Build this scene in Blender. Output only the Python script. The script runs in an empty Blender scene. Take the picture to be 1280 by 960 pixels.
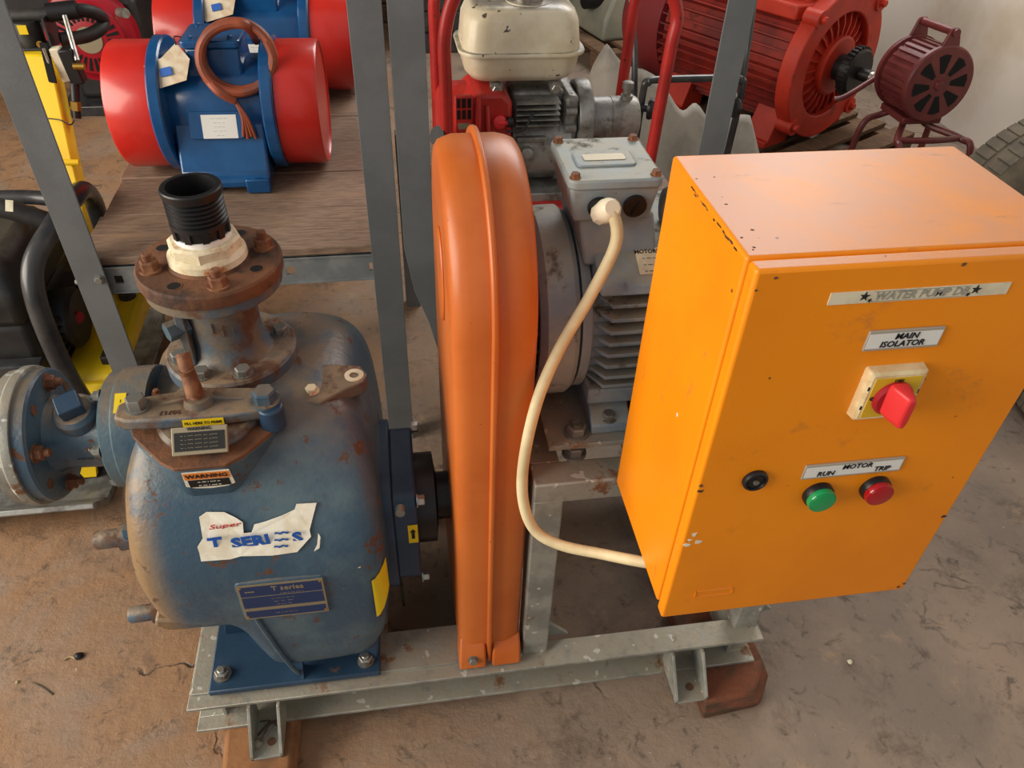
import bpy, bmesh, math, random
from mathutils import Vector, Matrix
random.seed(7)
S = bpy.context.scene
COL = S.collection
PI = math.pi

# ---------------------------------------------------------------- camera
F = 961.0                                            # focal length for a 1280 px wide frame
ROT = Matrix(((0.9885, -0.0734, 0.1325), (-0.1484, -0.6441, 0.7504), (0.0303, -0.7614, -0.6475)))
EYE = Vector((0.0, 0.0, 1.55))
cam_data = bpy.data.cameras.new('camera')
cam_data.sensor_width = 36.0
cam_data.lens = F / 1280.0 * 36.0
cam_data.clip_start = 0.02
cam = bpy.data.objects.new('camera', cam_data)
r_, d_, f_ = ROT.col[0], ROT.col[1], ROT.col[2]
cam.matrix_world = Matrix(((r_.x, -d_.x, -f_.x, EYE.x), (r_.y, -d_.y, -f_.y, EYE.y), (r_.z, -d_.z, -f_.z, EYE.z), (0, 0, 0, 1)))
COL.objects.link(cam)
S.camera = cam

# ---------------------------------------------------------------- light
w = bpy.data.worlds.new('world'); S.world = w; w.use_nodes = True
bg = w.node_tree.nodes['Background']
bg.inputs[0].default_value = (0.92, 0.96, 1.0, 1); bg.inputs[1].default_value = 0.46

def area(name, loc, target, sx, sy, power, col):
    l = bpy.data.lights.new(name, 'AREA'); l.shape = 'RECTANGLE'; l.size = sx; l.size_y = sy
    l.energy = power; l.color = col
    o = bpy.data.objects.new(name, l); COL.objects.link(o); o.location = loc
    o.rotation_euler = (Vector(target) - Vector(loc)).to_track_quat('-Z', 'Y').to_euler()
    return o
area('doorway_daylight', (-4.2, 0.2, 2.3), (0, 1.1, 0.4), 4.0, 2.8, 340, (1.0, 0.90, 0.77))
area('roof_skylight', (2.0, 4.4, 3.5), (0.5, 1.2, 0.4), 2.6, 2.4, 165, (1.0, 0.97, 0.94))
S.view_settings.view_transform = 'Standard'
S.view_settings.look = 'None'
S.view_settings.exposure = 0.0
S.view_settings.gamma = 1.0
S.view_settings.use_curve_mapping = False

# ---------------------------------------------------------------- helpers
def V(*a): return Vector(a)
def P(px, py, y):
    """point of the depth plane y that stands behind photo pixel (px, py)"""
    r = ROT @ V((px - 640) / F, (py - 480) / F, 1.0)
    return EYE + r * (y / r.y)
def lin(c):
    c = c / 255.0
    return c / 12.92 if c <= 0.04045 else ((c + 0.055) / 1.055) ** 2.4
def rgb(r, g, b): return (lin(r), lin(g), lin(b), 1)

def mat(name, col, rough=0.5, metal=0.0, col2=None, scale=6.0, lo=0.4, hi=0.65, rust=None, rscale=9.0, rlo=0.58, rhi=0.68,
        dust_or_sheen=None, dlo=0.55, dhi=0.95, bump=0.0, bscale=60.0, fleck=None, fscale=70.0, flo=0.72, stretch=None, coat=0.0, ior=1.45, streak=None, flank=None):
    m = bpy.data.materials.new(name); m.use_nodes = True
    nt = m.node_tree; N = nt.nodes; L = nt.links
    b = N['Principled BSDF']
    b.inputs['Roughness'].default_value = rough; b.inputs['Metallic'].default_value = metal
    b.inputs['IOR'].default_value = ior
    if coat: b.inputs['Coat Weight'].default_value = coat; b.inputs['Coat Roughness'].default_value = 0.15
    tc = N.new('ShaderNodeTexCoord'); src = tc.outputs['Object']
    if stretch:
        mp = N.new('ShaderNodeMapping'); mp.inputs['Scale'].default_value = stretch
        L.new(src, mp.inputs[0]); src = mp.outputs[0]
    def noise(sc, det=5.0, rg=0.6):
        n = N.new('ShaderNodeTexNoise'); n.inputs['Scale'].default_value = sc; n.inputs['Detail'].default_value = det
        n.inputs['Roughness'].default_value = rg; L.new(src, n.inputs['Vector']); return n.outputs[0]
    def ramp(s, a, c):
        r = N.new('ShaderNodeMapRange'); r.inputs[1].default_value = a; r.inputs[2].default_value = c
        r.interpolation_type = 'SMOOTHSTEP'; L.new(s, r.inputs[0]); return r.outputs[0]
    def mix(fac, a, c):
        x = N.new('ShaderNodeMix'); x.data_type = 'RGBA'
        if isinstance(fac, float): x.inputs[0].default_value = fac
        else: L.new(fac, x.inputs[0])
        for k, q in ((6, a), (7, c)):
            if isinstance(q, tuple): x.inputs[k].default_value = q
            else: L.new(q, x.inputs[k])
        return x.outputs[2]
    def mul(a, c):
        x = N.new('ShaderNodeMath'); x.operation = 'MULTIPLY'; L.new(a, x.inputs[0])
        if isinstance(c, float): x.inputs[1].default_value = c
        else: L.new(c, x.inputs[1])
        return x.outputs[0]
    cur = col
    if col2: cur = mix(ramp(noise(scale), lo, hi), cur, col2)
    rf = None
    if dust_or_sheen:
        g = N.new('ShaderNodeNewGeometry'); sp = N.new('ShaderNodeSeparateXYZ'); L.new(g.outputs['Normal'], sp.inputs[0])
        cur = mix(mul(ramp(sp.outputs[2], dlo, dhi), ramp(noise(scale * 2.5), 0.25, 0.6)), cur, dust_or_sheen)
    if flank:                                            # flank: tan blotches that fade out along local x
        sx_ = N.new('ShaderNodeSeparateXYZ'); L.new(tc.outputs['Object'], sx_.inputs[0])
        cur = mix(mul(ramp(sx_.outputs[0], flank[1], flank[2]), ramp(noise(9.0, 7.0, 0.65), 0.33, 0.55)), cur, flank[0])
    if streak:                                           # long rubbed scuffs
        mp2 = N.new('ShaderNodeMapping'); mp2.inputs['Scale'].default_value = (7, 26, 9); mp2.inputs['Rotation'].default_value = (0, 0, 0.5)
        L.new(tc.outputs['Object'], mp2.inputs[0]); n3 = N.new('ShaderNodeTexNoise'); n3.inputs['Scale'].default_value = 1.3; n3.inputs['Detail'].default_value = 7
        n3.inputs['Roughness'].default_value = 0.7; L.new(mp2.outputs[0], n3.inputs['Vector'])
        cur = mix(mul(ramp(n3.outputs[0], 0.60, 0.74), 0.55), cur, streak)
    if rust:
        rf = ramp(noise(rscale, 8.0, 0.68), rlo, rhi)
        cur = mix(rf, cur, rust)
    if fleck: cur = mix(ramp(noise(fscale, 2.0), flo, flo + 0.02), cur, fleck)
    if isinstance(cur, tuple): b.inputs['Base Color'].default_value = cur
    else: L.new(cur, b.inputs['Base Color'])
    if rf is not None:
        mr = N.new('ShaderNodeMapRange'); mr.inputs[3].default_value = rough; mr.inputs[4].default_value = 0.85
        L.new(rf, mr.inputs[0]); L.new(mr.outputs[0], b.inputs['Roughness'])
    if bump:
        bp = N.new('ShaderNodeBump'); bp.inputs['Strength'].default_value = bump; bp.inputs['Distance'].default_value = 0.004
        L.new(noise(bscale, 6.0), bp.inputs['Height']); L.new(bp.outputs[0], b.inputs['Normal'])
    return m

RUST = rgb(92, 62, 44)
M = {}
M['box_orange'] = mat('orange_enamel', rgb(240, 142, 6), 0.40, col2=rgb(230, 132, 8), scale=3, bump=0.06, bscale=260, fleck=rgb(120, 70, 30), fscale=55, flo=0.76, dust_or_sheen=rgb(216, 142, 92), dlo=0.9, dhi=1.0, streak=rgb(150, 98, 62))  # pale tint on upward faces: dust with the sky gloss painted in
M['box_top'] = M['box_orange']
M['guard_orange'] = mat('orange_fibreglass', rgb(196, 106, 46), 0.38, col2=rgb(184, 92, 34), scale=4, fleck=rgb(110, 62, 30), fscale=90, flo=0.74, bump=0.04, bscale=120)
M['pump_blue'] = mat('worn_blue_paint', rgb(56, 80, 98), 0.36, col2=rgb(84, 104, 112), scale=7, lo=0.42, hi=0.7, rust=RUST, rscale=24, rlo=0.585, rhi=0.65, dust_or_sheen=rgb(118, 106, 90), dlo=0.6, dhi=1.0, bump=0.3, bscale=90, flank=(rgb(138, 112, 80), -0.125, -0.185), fleck=rgb(205, 195, 170), fscale=48, flo=0.765)
M['pump_clean'] = mat('rust_spotted_blue_paint', rgb(56, 80, 98), 0.36, col2=rgb(84, 104, 112), scale=7, lo=0.42, hi=0.7, rust=RUST, rscale=24, rlo=0.585, rhi=0.65, dust_or_sheen=rgb(118, 106, 90), dlo=0.6, dhi=1.0, bump=0.3, bscale=90, fleck=rgb(205, 195, 170), fscale=48, flo=0.765)
M['pump_rusty'] = mat('rusted_blue_paint', rgb(72, 92, 108), 0.5, col2=rgb(110, 98, 82), scale=10, lo=0.4, hi=0.6, rust=RUST, rscale=14, rlo=0.48, rhi=0.62, dust_or_sheen=rgb(138, 118, 94), bump=0.3, bscale=110)
M['dark_blue'] = mat('dark_blue_paint', rgb(34, 58, 80), 0.4, col2=rgb(44, 68, 92), scale=9, rust=RUST, rscale=14, rlo=0.64, rhi=0.72, bump=0.15)
M['rust'] = mat('rusted_steel', rgb(92, 62, 44), 0.75, col2=rgb(120, 78, 50), scale=14, rust=rgb(58, 44, 38), rscale=10, rlo=0.5, rhi=0.65, bump=0.4, bscale=120)
M['rust_bolt'] = mat('rusted_bolt', rgb(104, 62, 40), 0.7, col2=rgb(140, 96, 64), scale=30, bump=0.3)
M['cream'] = mat('chalky_cream_fitting', rgb(206, 192, 158), 0.75, col2=rgb(226, 214, 186), scale=20, rust=rgb(184, 112, 50), rscale=22, rlo=0.50, rhi=0.66, bump=0.4)
M['white_tape'] = mat('white_tape', rgb(230, 228, 224), 0.6)
M['black_plastic'] = mat('black_plastic', rgb(26, 26, 28), 0.38, bump=0.1)
M['black_inside'] = mat('dark_hollow', rgb(12, 12, 12), 0.9)
M['rubber'] = mat('black_rubber', rgb(34, 33, 32), 0.6, col2=rgb(52, 50, 46), scale=12, bump=0.2)
M['steel'] = mat('plated_steel', rgb(170, 170, 164), 0.38, 0.75, col2=rgb(130, 124, 112), scale=40)
M['old_bolt'] = mat('weathered_bolt', rgb(128, 128, 122), 0.5, 0.5, rust=RUST, rscale=60, rlo=0.55, rhi=0.68)
M['galv'] = mat('galvanised_steel', rgb(158, 158, 148), 0.5, 0.35, col2=rgb(132, 132, 124), scale=18, rust=rgb(126, 88, 60), rscale=15, rlo=0.58, rhi=0.68, dust_or_sheen=rgb(160, 152, 136), dlo=0.8, fleck=rgb(196, 194, 184), fscale=40, flo=0.66, bump=0.25, bscale=120)
M['motor_grey'] = mat('weathered_motor_paint', rgb(122, 140, 154), 0.5, col2=rgb(146, 156, 156), scale=9, rust=rgb(92, 86, 74), rscale=16, rlo=0.56, rhi=0.68, dust_or_sheen=rgb(150, 148, 132), bump=0.25)
M['motor_dark'] = mat('motor_grille_black', rgb(30, 32, 34), 0.55)
M['label_white'] = mat('white_label', rgb(226, 226, 220), 0.4)
M['label_cream'] = mat('cream_strip', rgb(222, 214, 186), 0.45, col2=rgb(200, 192, 164), scale=30)
M['label_frame'] = mat('label_holder_frame', rgb(176, 170, 156), 0.4, 0.3)
M['ink'] = mat('black_ink', rgb(20, 20, 20), 0.6)
M['ink_grey'] = mat('faded_ink', rgb(150, 146, 134), 0.6)
M['switch_cream'] = mat('cream_switch_plate', rgb(226, 208, 164), 0.5, col2=rgb(206, 180, 134), scale=40)
M['switch_yellow'] = mat('yellow_switch_face', rgb(216, 178, 40), 0.45)
M['switch_red'] = mat('red_switch_knob', rgb(214, 48, 52), 0.4)
M['switch_dark'] = mat('dark_red_disc', rgb(160, 26, 36), 0.45)
M['lamp_green'] = mat('green_lens', rgb(10, 150, 84), 0.2, coat=0.5)
M['lamp_red'] = mat('red_lens', rgb(168, 16, 28), 0.2, coat=0.5)
M['yellow_label'] = mat('yellow_label', rgb(226, 196, 20), 0.5)
M['orange_label'] = mat('orange_label', rgb(222, 130, 50), 0.5)
M['sticker_blue'] = mat('sticker_blue', rgb(24, 86, 170), 0.5)
M['sticker_red'] = mat('sticker_red', rgb(196, 60, 60), 0.5)
M['sticker_white'] = mat('sticker_white', rgb(232, 230, 214), 0.5, col2=rgb(216, 208, 184), scale=30)
M['plate_blue'] = mat('nameplate_blue', rgb(30, 52, 92), 0.4)
M['plate_metal'] = mat('nameplate_metal', rgb(150, 140, 116), 0.45, 0.4)
M['cable_cream'] = mat('cream_cable', rgb(216, 202, 160), 0.55, col2=rgb(196, 180, 140), scale=14)
M['gland'] = mat('ivory_gland', rgb(226, 216, 190), 0.45)
M['post_grey'] = mat('grey_hammered_paint', rgb(100, 104, 106), 0.42, col2=rgb(108, 112, 114), scale=8, bump=0.1, bscale=220, metal=0.15)
M['rail_grey'] = mat('grey_rail_paint', rgb(110, 116, 118), 0.45, col2=rgb(128, 132, 132), scale=20, bump=0.1)
M['vib_blue'] = mat('glossy_blue_paint', rgb(16, 70, 120), 0.25, col2=rgb(22, 82, 134), scale=8, bump=0.12, bscale=40, coat=0.4)
M['vib_red'] = mat('glossy_red_paint', rgb(200, 44, 34), 0.3, col2=rgb(184, 36, 30), scale=5, bump=0.12, bscale=30, coat=0.3)
M['copper'] = mat('brown_rubber_cable', rgb(150, 74, 46), 0.5, col2=rgb(120, 66, 48), scale=20)
M['tag'] = mat('paper_tag', rgb(216, 204, 178), 0.7, col2=rgb(200, 176, 146), scale=30)
M['red_frame'] = mat('red_tube_paint', rgb(176, 40, 34), 0.4, col2=rgb(150, 34, 30), scale=10, fleck=rgb(90, 40, 34), fscale=60, flo=0.7)
M['tank_white'] = mat('white_tank_paint', rgb(222, 214, 190), 0.32, col2=rgb(206, 194, 164), scale=9, fleck=rgb(84, 76, 64), fscale=42, flo=0.68, dust_or_sheen=rgb(120, 116, 106), dlo=0.8, dhi=1.0)
M['engine_red'] = mat('engine_red_plastic', rgb(182, 42, 34), 0.4, col2=rgb(160, 40, 34), scale=12)
M['engine_dark_red'] = mat('engine_crimson', rgb(150, 18, 34), 0.35)
M['alu'] = mat('cast_aluminium', rgb(150, 150, 146), 0.45, 0.5, col2=rgb(110, 108, 102), scale=20, rust=rgb(86, 78, 68), rscale=24, rlo=0.56, rhi=0.7, bump=0.3)
M['yellow'] = mat('yellow_machine_paint', rgb(236, 200, 28), 0.38, col2=rgb(224, 184, 26), scale=6, rust=rgb(150, 116, 40), rscale=14, rlo=0.64, rhi=0.74)
M['black_metal'] = mat('black_tube_paint', rgb(38, 39, 42), 0.35, col2=rgb(58, 58, 58), scale=14, coat=0.2)
M['engine_black'] = mat('black_engine_plastic', rgb(30, 30, 31), 0.5, col2=rgb(44, 42, 40), scale=10, dust_or_sheen=rgb(74, 68, 58))
M['brass'] = mat('brass', rgb(190, 150, 70), 0.3, 0.9)
M['big_red'] = mat('orange_red_motor_paint', rgb(190, 52, 30), 0.5, col2=rgb(170, 44, 28), scale=6, rust=rgb(70, 44, 38), rscale=8, rlo=0.62, rhi=0.74)
M['maroon_motor'] = mat('maroon_motor_paint', rgb(120, 34, 36), 0.5, col2=rgb(98, 30, 32), scale=6)
M['fin_red'] = mat('dark_red_fins', rgb(150, 44, 32), 0.6, col2=rgb(110, 34, 30), scale=5, rust=rgb(60, 40, 36), rscale=8, rlo=0.55, rhi=0.75)  # fins get a darker red than the end shield
M['grease'] = mat('greasy_black_steel', rgb(34, 32, 32), 0.45, 0.3)
M['siren'] = mat('maroon_siren_paint', rgb(98, 42, 42), 0.4, col2=rgb(112, 50, 48), scale=12)
M['cloth'] = mat('grey_canvas', rgb(158, 152, 142), 0.9, col2=rgb(140, 134, 126), scale=9, bump=0.3, bscale=200)
M['pallet'] = mat('pallet_wood', rgb(84, 62, 46), 0.85, col2=rgb(110, 84, 60), scale=12, stretch=(1, 6, 6), bump=0.4)
M['block_wood'] = mat('weathered_block', rgb(120, 70, 48), 0.9, col2=rgb(78, 58, 42), scale=14, stretch=(1, 1, 5), bump=0.8, bscale=70)
M['block_stone'] = mat('ochre_stone', rgb(142, 98, 62), 0.9, col2=rgb(102, 72, 50), scale=10, bump=0.5)
M['tyre'] = mat('dusty_tyre', rgb(92, 84, 72), 0.85, col2=rgb(110, 100, 84), scale=14, bump=0.5)
M['machine_grey'] = mat('grey_green_machine', rgb(110, 112, 100), 0.55, col2=rgb(130, 126, 110), scale=6)
M['debris'] = mat('dry_debris', rgb(70, 60, 48), 0.9, col2=rgb(110, 96, 74), scale=30)
M['straw'] = mat('straw', rgb(170, 150, 110), 0.8)

def wood_mat():
    m = mat('worn_shelf_timber', rgb(142, 118, 98), 0.7, col2=rgb(106, 86, 72), scale=16, lo=0.35, hi=0.7, stretch=(1.2, 9, 9), rust=rgb(154, 122, 90), rscale=4, rlo=0.55, rhi=0.75, bump=0.45, bscale=26)
    return m
M['shelf_wood'] = wood_mat()

def floor_mat():
    m = bpy.data.materials.new('stained_concrete_floor'); m.use_nodes = True
    nt = m.node_tree; N = nt.nodes; L = nt.links; b = N['Principled BSDF']
    tc = N.new('ShaderNodeTexCoord')
    def noise(sc, det=6.0, rg=0.6, dist=0.0):
        n = N.new('ShaderNodeTexNoise'); n.inputs['Scale'].default_value = sc; n.inputs['Detail'].default_value = det
        n.inputs['Roughness'].default_value = rg; n.inputs['Distortion'].default_value = dist; L.new(tc.outputs['Object'], n.inputs['Vector']); return n.outputs[0]
    def ramp(s, a, c):
        r = N.new('ShaderNodeMapRange'); r.inputs[1].default_value = a; r.inputs[2].default_value = c; r.interpolation_type = 'SMOOTHSTEP'
        L.new(s, r.inputs[0]); return r.outputs[0]
    def mix(fac, a, c):
        x = N.new('ShaderNodeMix'); x.data_type = 'RGBA'; L.new(fac, x.inputs[0])
        for k, q in ((6, a), (7, c)):
            if isinstance(q, tuple): x.inputs[k].default_value = q
            else: L.new(q, x.inputs[k])
        return x.outputs[2]
    def mth(op, a, c):
        x = N.new('ShaderNodeMath'); x.operation = op
        for k, q in ((0, a), (1, c)):
            if isinstance(q, float): x.inputs[k].default_value = q
            else: L.new(q, x.inputs[k])
        return x.outputs[0]
    base = mix(ramp(noise(2.2), 0.35, 0.65), rgb(146, 126, 108), rgb(120, 106, 94))
    sp = N.new('ShaderNodeSeparateXYZ'); L.new(tc.outputs['Object'], sp.inputs[0])
    east = mth('ADD', sp.outputs[0], mth('MULTIPLY', mth('SUBTRACT', noise(1.6), 0.5), 1.6))
    left_tone = mth('SUBTRACT', 1.0, ramp(east, -0.5, 0.55))                     # orange-brown tone, stronger towards the left side
    left_tone = mth('MULTIPLY', left_tone, ramp(noise(3.4, 7.0, 0.62, 0.6), 0.28, 0.58))
    cur = mix(left_tone, base, rgb(148, 112, 80))
    cur = mix(mth('MULTIPLY', ramp(noise(5.0, 10.0, 0.75, 0.5), 0.50, 0.68), 0.75), cur, rgb(86, 70, 58))
    cur = mix(mth('MULTIPLY', ramp(noise(19.0, 9.0, 0.75, 0.8), 0.54, 0.68), 0.8), cur, rgb(70, 58, 48))
    cur = mix(mth('MULTIPLY', ramp(noise(13.0, 9.0, 0.7), 0.56, 0.72), 0.5), cur, rgb(172, 142, 112))
    cur = mix(mth('MULTIPLY', ramp(noise(5.0, 8.0, 0.7, 0.4), 0.60, 0.78), 0.55), cur, rgb(186, 164, 142))
    v = N.new('ShaderNodeTexVoronoi'); v.feature = 'DISTANCE_TO_EDGE'; v.inputs['Scale'].default_value = 1.3
    wv = N.new('ShaderNodeVectorMath'); wv.operation = 'ADD'
    n2 = N.new('ShaderNodeTexNoise'); n2.inputs['Scale'].default_value = 3.0; n2.inputs['Detail'].default_value = 6
    sc2 = N.new('ShaderNodeVectorMath'); sc2.operation = 'SCALE'; sc2.inputs['Scale'].default_value = 0.7
    L.new(tc.outputs['Object'], n2.inputs['Vector']); L.new(n2.outputs['Color'], sc2.inputs[0])
    L.new(tc.outputs['Object'], wv.inputs[0]); L.new(sc2.outputs[0], wv.inputs[1]); L.new(wv.outputs[0], v.inputs['Vector'])
    crack = mth('MULTIPLY', mth('SUBTRACT', 1.0, ramp(v.outputs['Distance'], 0.0, 0.012)), ramp(noise(2.6), 0.48, 0.62))
    cur = mix(crack, cur, rgb(60, 52, 46))
    cur = mix(ramp(noise(60.0, 3.0), 0.73, 0.76), cur, rgb(196, 182, 160))
    cur = mix(ramp(noise(46.0, 4.0, 0.7), 0.70, 0.76), cur, rgb(58, 48, 42))
    L.new(cur, b.inputs['Base Color'])
    mr = N.new('ShaderNodeMapRange'); mr.inputs[3].default_value = 0.5; mr.inputs[4].default_value = 0.85
    L.new(noise(4.0), mr.inputs[0]); L.new(mr.outputs[0], b.inputs['Roughness'])
    bp = N.new('ShaderNodeBump'); bp.inputs['Strength'].default_value = 0.6; bp.inputs['Distance'].default_value = 0.008
    L.new(mth('ADD', noise(30.0, 8.0, 0.7), mth('MULTIPLY', crack, -1.0)), bp.inputs['Height']); L.new(bp.outputs[0], b.inputs['Normal'])
    return m
M['floor'] = floor_mat()
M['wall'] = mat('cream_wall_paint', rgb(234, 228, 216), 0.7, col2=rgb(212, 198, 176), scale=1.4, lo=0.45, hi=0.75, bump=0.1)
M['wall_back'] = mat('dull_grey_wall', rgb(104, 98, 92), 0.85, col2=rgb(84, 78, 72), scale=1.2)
M['door_paint'] = mat('pale_door_paint', rgb(222, 222, 214), 0.55)

ROOTM = {}
def tag(o, label, cat, group=None, kind=None):
    if label: o['label'] = label
    if cat: o['category'] = cat
    if group: o['group'] = group
    if kind: o['kind'] = kind
    return o
def thing(name, label, cat, loc=(0, 0, 0), rz=0.0, group=None):
    o = bpy.data.objects.new(name, None); COL.objects.link(o); o.empty_display_size = 0.05
    o.location = loc; o.rotation_euler = (0, 0, rz)
    ROOTM[o] = (Matrix.Translation(Vector(loc)) @ Matrix.Rotation(rz, 4, 'Z')).inverted()
    return tag(o, label, cat, group)
def inv_of(parent):
    p = parent
    while p.parent: p = p.parent
    return ROOTM[p]
def frame(axis, up=None):
    z = Vector(axis).normalized()
    a = Vector(up) if up else (V(0, 0, 1) if abs(z.z) < 0.9 else V(0, 1, 0))
    x = a.cross(z).normalized(); y = z.cross(x)
    return x, y, z
def spline(pts, n=8, closed=False):
    pts = [Vector(p) for p in pts]; out = []
    m = len(pts)
    for i in range(m if closed else m - 1):
        if closed: a, b, c, d = pts[i - 1], pts[i], pts[(i + 1) % m], pts[(i + 2) % m]
        else: a, b, c, d = pts[max(i - 1, 0)], pts[i], pts[i + 1], pts[min(i + 2, m - 1)]
        for k in range(n):
            t = k / n
            out.append(0.5 * ((2 * b) + (c - a) * t + (2 * a - 5 * b + 4 * c - d) * t * t + (3 * b - a - 3 * c + d) * t ** 3))
    if not closed: out.append(pts[-1])
    return out

class MB:
    def __init__(s): s.v = []; s.f = []
    def add(s, vs, fs):
        k = len(s.v); s.v += [Vector(p) for p in vs]; s.f += [tuple(i + k for i in f) for f in fs]; return s
    def box(s, c, d, rot=None):
        c = Vector(c); h = Vector(d) / 2
        vs = [V(x * h.x, y * h.y, z * h.z) for x in (-1, 1) for y in (-1, 1) for z in (-1, 1)]
        if rot is not None: vs = [rot @ p for p in vs]
        return s.add([c + p for p in vs], [(0, 1, 3, 2), (4, 6, 7, 5), (0, 4, 5, 1), (2, 3, 7, 6), (0, 2, 6, 4), (1, 5, 7, 3)])
    def lim(s, x0, x1, y0, y1, z0, z1):
        return s.box(((x0 + x1) / 2, (y0 + y1) / 2, (z0 + z1) / 2), (x1 - x0, y1 - y0, z1 - z0))
    def lathe(s, prof, o, axis, n=32, up=None):
        o = Vector(o); x, y, z = frame(axis, up); vs = []; fs = []
        m = len(prof)
        for r, h in prof:
            for k in range(n):
                a = 2 * PI * k / n; vs.append(o + z * h + (x * math.cos(a) + y * math.sin(a)) * r)
        for i in range(m - 1):
            for k in range(n):
                k2 = (k + 1) % n; fs.append((i * n + k, i * n + k2, (i + 1) * n + k2, (i + 1) * n + k))
        if prof[0][0] > 1e-6: fs.append(tuple(range(n - 1, -1, -1)))
        if prof[-1][0] > 1e-6: fs.append(tuple((m - 1) * n + k for k in range(n)))
        return s.add(vs, fs)
    def cyl(s, a, b, r, r2=None, n=24, ch=0.0):
        a = Vector(a); b = Vector(b); L = (b - a).length; r2 = r if r2 is None else r2
        pr = [(r, 0), (r2, L)] if not ch else [(r - ch, 0), (r, ch), (r2, L - ch), (r2 - ch, L)]
        return s.lathe(pr, a, b - a, n)
    def ring(s, a, axis, ro, ri, L, n=40):
        o = Vector(a); x, y, z = frame(axis); vs = []; fs = []
        for r, h in ((ri, 0), (ro, 0), (ro, L), (ri, L)):
            for k in range(n):
                t = 2 * PI * k / n; vs.append(o + z * h + (x * math.cos(t) + y * math.sin(t)) * r)
        for i in range(4):
            for k in range(n):
                k2 = (k + 1) % n; j = (i + 1) % 4; fs.append((i * n + k, i * n + k2, j * n + k2, j * n + k))
        return s.add(vs, fs)
    def tube(s, pts, r, n=12, closed=False, sm=8):
        pts = spline(pts, sm, closed) if sm else [Vector(p) for p in pts]
        m = len(pts); vs = []; fs = []; px = None
        rr = r if isinstance(r, (list, tuple)) else None
        for i, p in enumerate(pts):
            if closed: t = pts[(i + 1) % m] - pts[i - 1]
            else: t = pts[min(i + 1, m - 1)] - pts[max(i - 1, 0)]
            t.normalize()
            if px is None: x, y, _ = frame(t)
            else:
                x = px - t * px.dot(t); x.normalize(); y = t.cross(x)
            px = x
            q = r if rr is None else rr[0] + (rr[1] - rr[0]) * i / (m - 1)
            for k in range(n):
                a = 2 * PI * k / n; vs.append(p + (x * math.cos(a) + y * math.sin(a)) * q)
        for i in range(m if closed else m - 1):
            j = (i + 1) % m
            for k in range(n):
                k2 = (k + 1) % n; fs.append((i * n + k, i * n + k2, j * n + k2, j * n + k))
        if not closed: fs.append(tuple(range(n - 1, -1, -1))); fs.append(tuple((m - 1) * n + k for k in range(n)))
        return s.add(vs, fs)
    def prism(s, poly, o, u, v, wv):
        """polygon (a, b) -> o + a*u + b*v, extruded by wv"""
        o = Vector(o); u = Vector(u); v = Vector(v); wv = Vector(wv); n = len(poly)
        vs = [o + u * a + v * b for a, b in poly]; vs += [p + wv for p in vs]
        fs = [tuple(range(n - 1, -1, -1)), tuple(range(n, 2 * n))]
        fs += [(i, (i + 1) % n, n + (i + 1) % n, n + i) for i in range(n)]
        return s.add(vs, fs)
    def loft(s, rings, cap=True):
        n = len(rings[0]); vs = [p for r in rings for p in r]; fs = []
        for i in range(len(rings) - 1):
            for k in range(n):
                k2 = (k + 1) % n; fs.append((i * n + k, i * n + k2, (i + 1) * n + k2, (i + 1) * n + k))
        if cap: fs.append(tuple(range(n - 1, -1, -1))); fs.append(tuple((len(rings) - 1) * n + k for k in range(n)))
        return s.add(vs, fs)
    def mesh(s, name, m, xf=None, smooth=35):
        me = bpy.data.meshes.new(name)
        vs = s.v if xf is None else [xf @ p for p in s.v]
        me.from_pydata([tuple(p) for p in vs], [], s.f)
        bm = bmesh.new(); bm.from_mesh(me); bmesh.ops.recalc_face_normals(bm, faces=bm.faces[:]); bm.to_mesh(me); bm.free()
        if smooth:
            me.polygons.foreach_set('use_smooth', [True] * len(me.polygons))
            me.set_sharp_from_angle(angle=math.radians(smooth))
        me.materials.append(M[m] if isinstance(m, str) else m)
        return me
    def build(s, name, m, parent=None, bevel=0.0, smooth=35, label=None, kind=None, seg=2):
        xf = inv_of(parent) if parent is not None else None
        o = bpy.data.objects.new(name, s.mesh(name, m, xf, smooth)); COL.objects.link(o)
        if parent is not None: o.parent = parent
        if bevel:
            b = o.modifiers.new('bevel', 'BEVEL'); b.width = bevel; b.segments = seg; b.limit_method = 'ANGLE'; b.angle_limit = math.radians(30)
            b.harden_normals = False
        if label: o['label'] = label
        if kind: o['kind'] = kind
        return o
def B(): return MB()

CACHE = {}
def hexbolt(parent, pos, axis, r, m, name='bolt', h=None, stud=0.0, washer=True):
    """hexagon head (with washer and stud end) shared between alike bolts"""
    h = h or r * 1.1
    key = ('hex', round(r, 4), m, round(h, 4), round(stud, 4), washer)
    if key not in CACHE:
        b = B(); z0 = 0.0
        if washer: b.cyl((0, 0, 0), (0, 0, r * 0.25), r * 1.25, n=16); z0 = r * 0.2
        b.lathe([(r, z0), (r, z0 + h * 0.85), (r * 0.86, z0 + h)], (0, 0, 0), (0, 0, 1), 6)
        if stud: b.cyl((0, 0, z0 + h * 0.9), (0, 0, z0 + h + stud), r * 0.55, n=12, ch=r * 0.1)
        CACHE[key] = b.mesh(name, m)
    o = bpy.data.objects.new(name, CACHE[key]); COL.objects.link(o); o.parent = parent
    x, y, z = frame(axis); p = Vector(pos)
    mw = Matrix(((x.x, y.x, z.x, p.x), (x.y, y.y, z.y, p.y), (x.z, y.z, z.z, p.z), (0, 0, 0, 1)))
    o.matrix_local = inv_of(parent) @ mw
    return o
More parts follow.
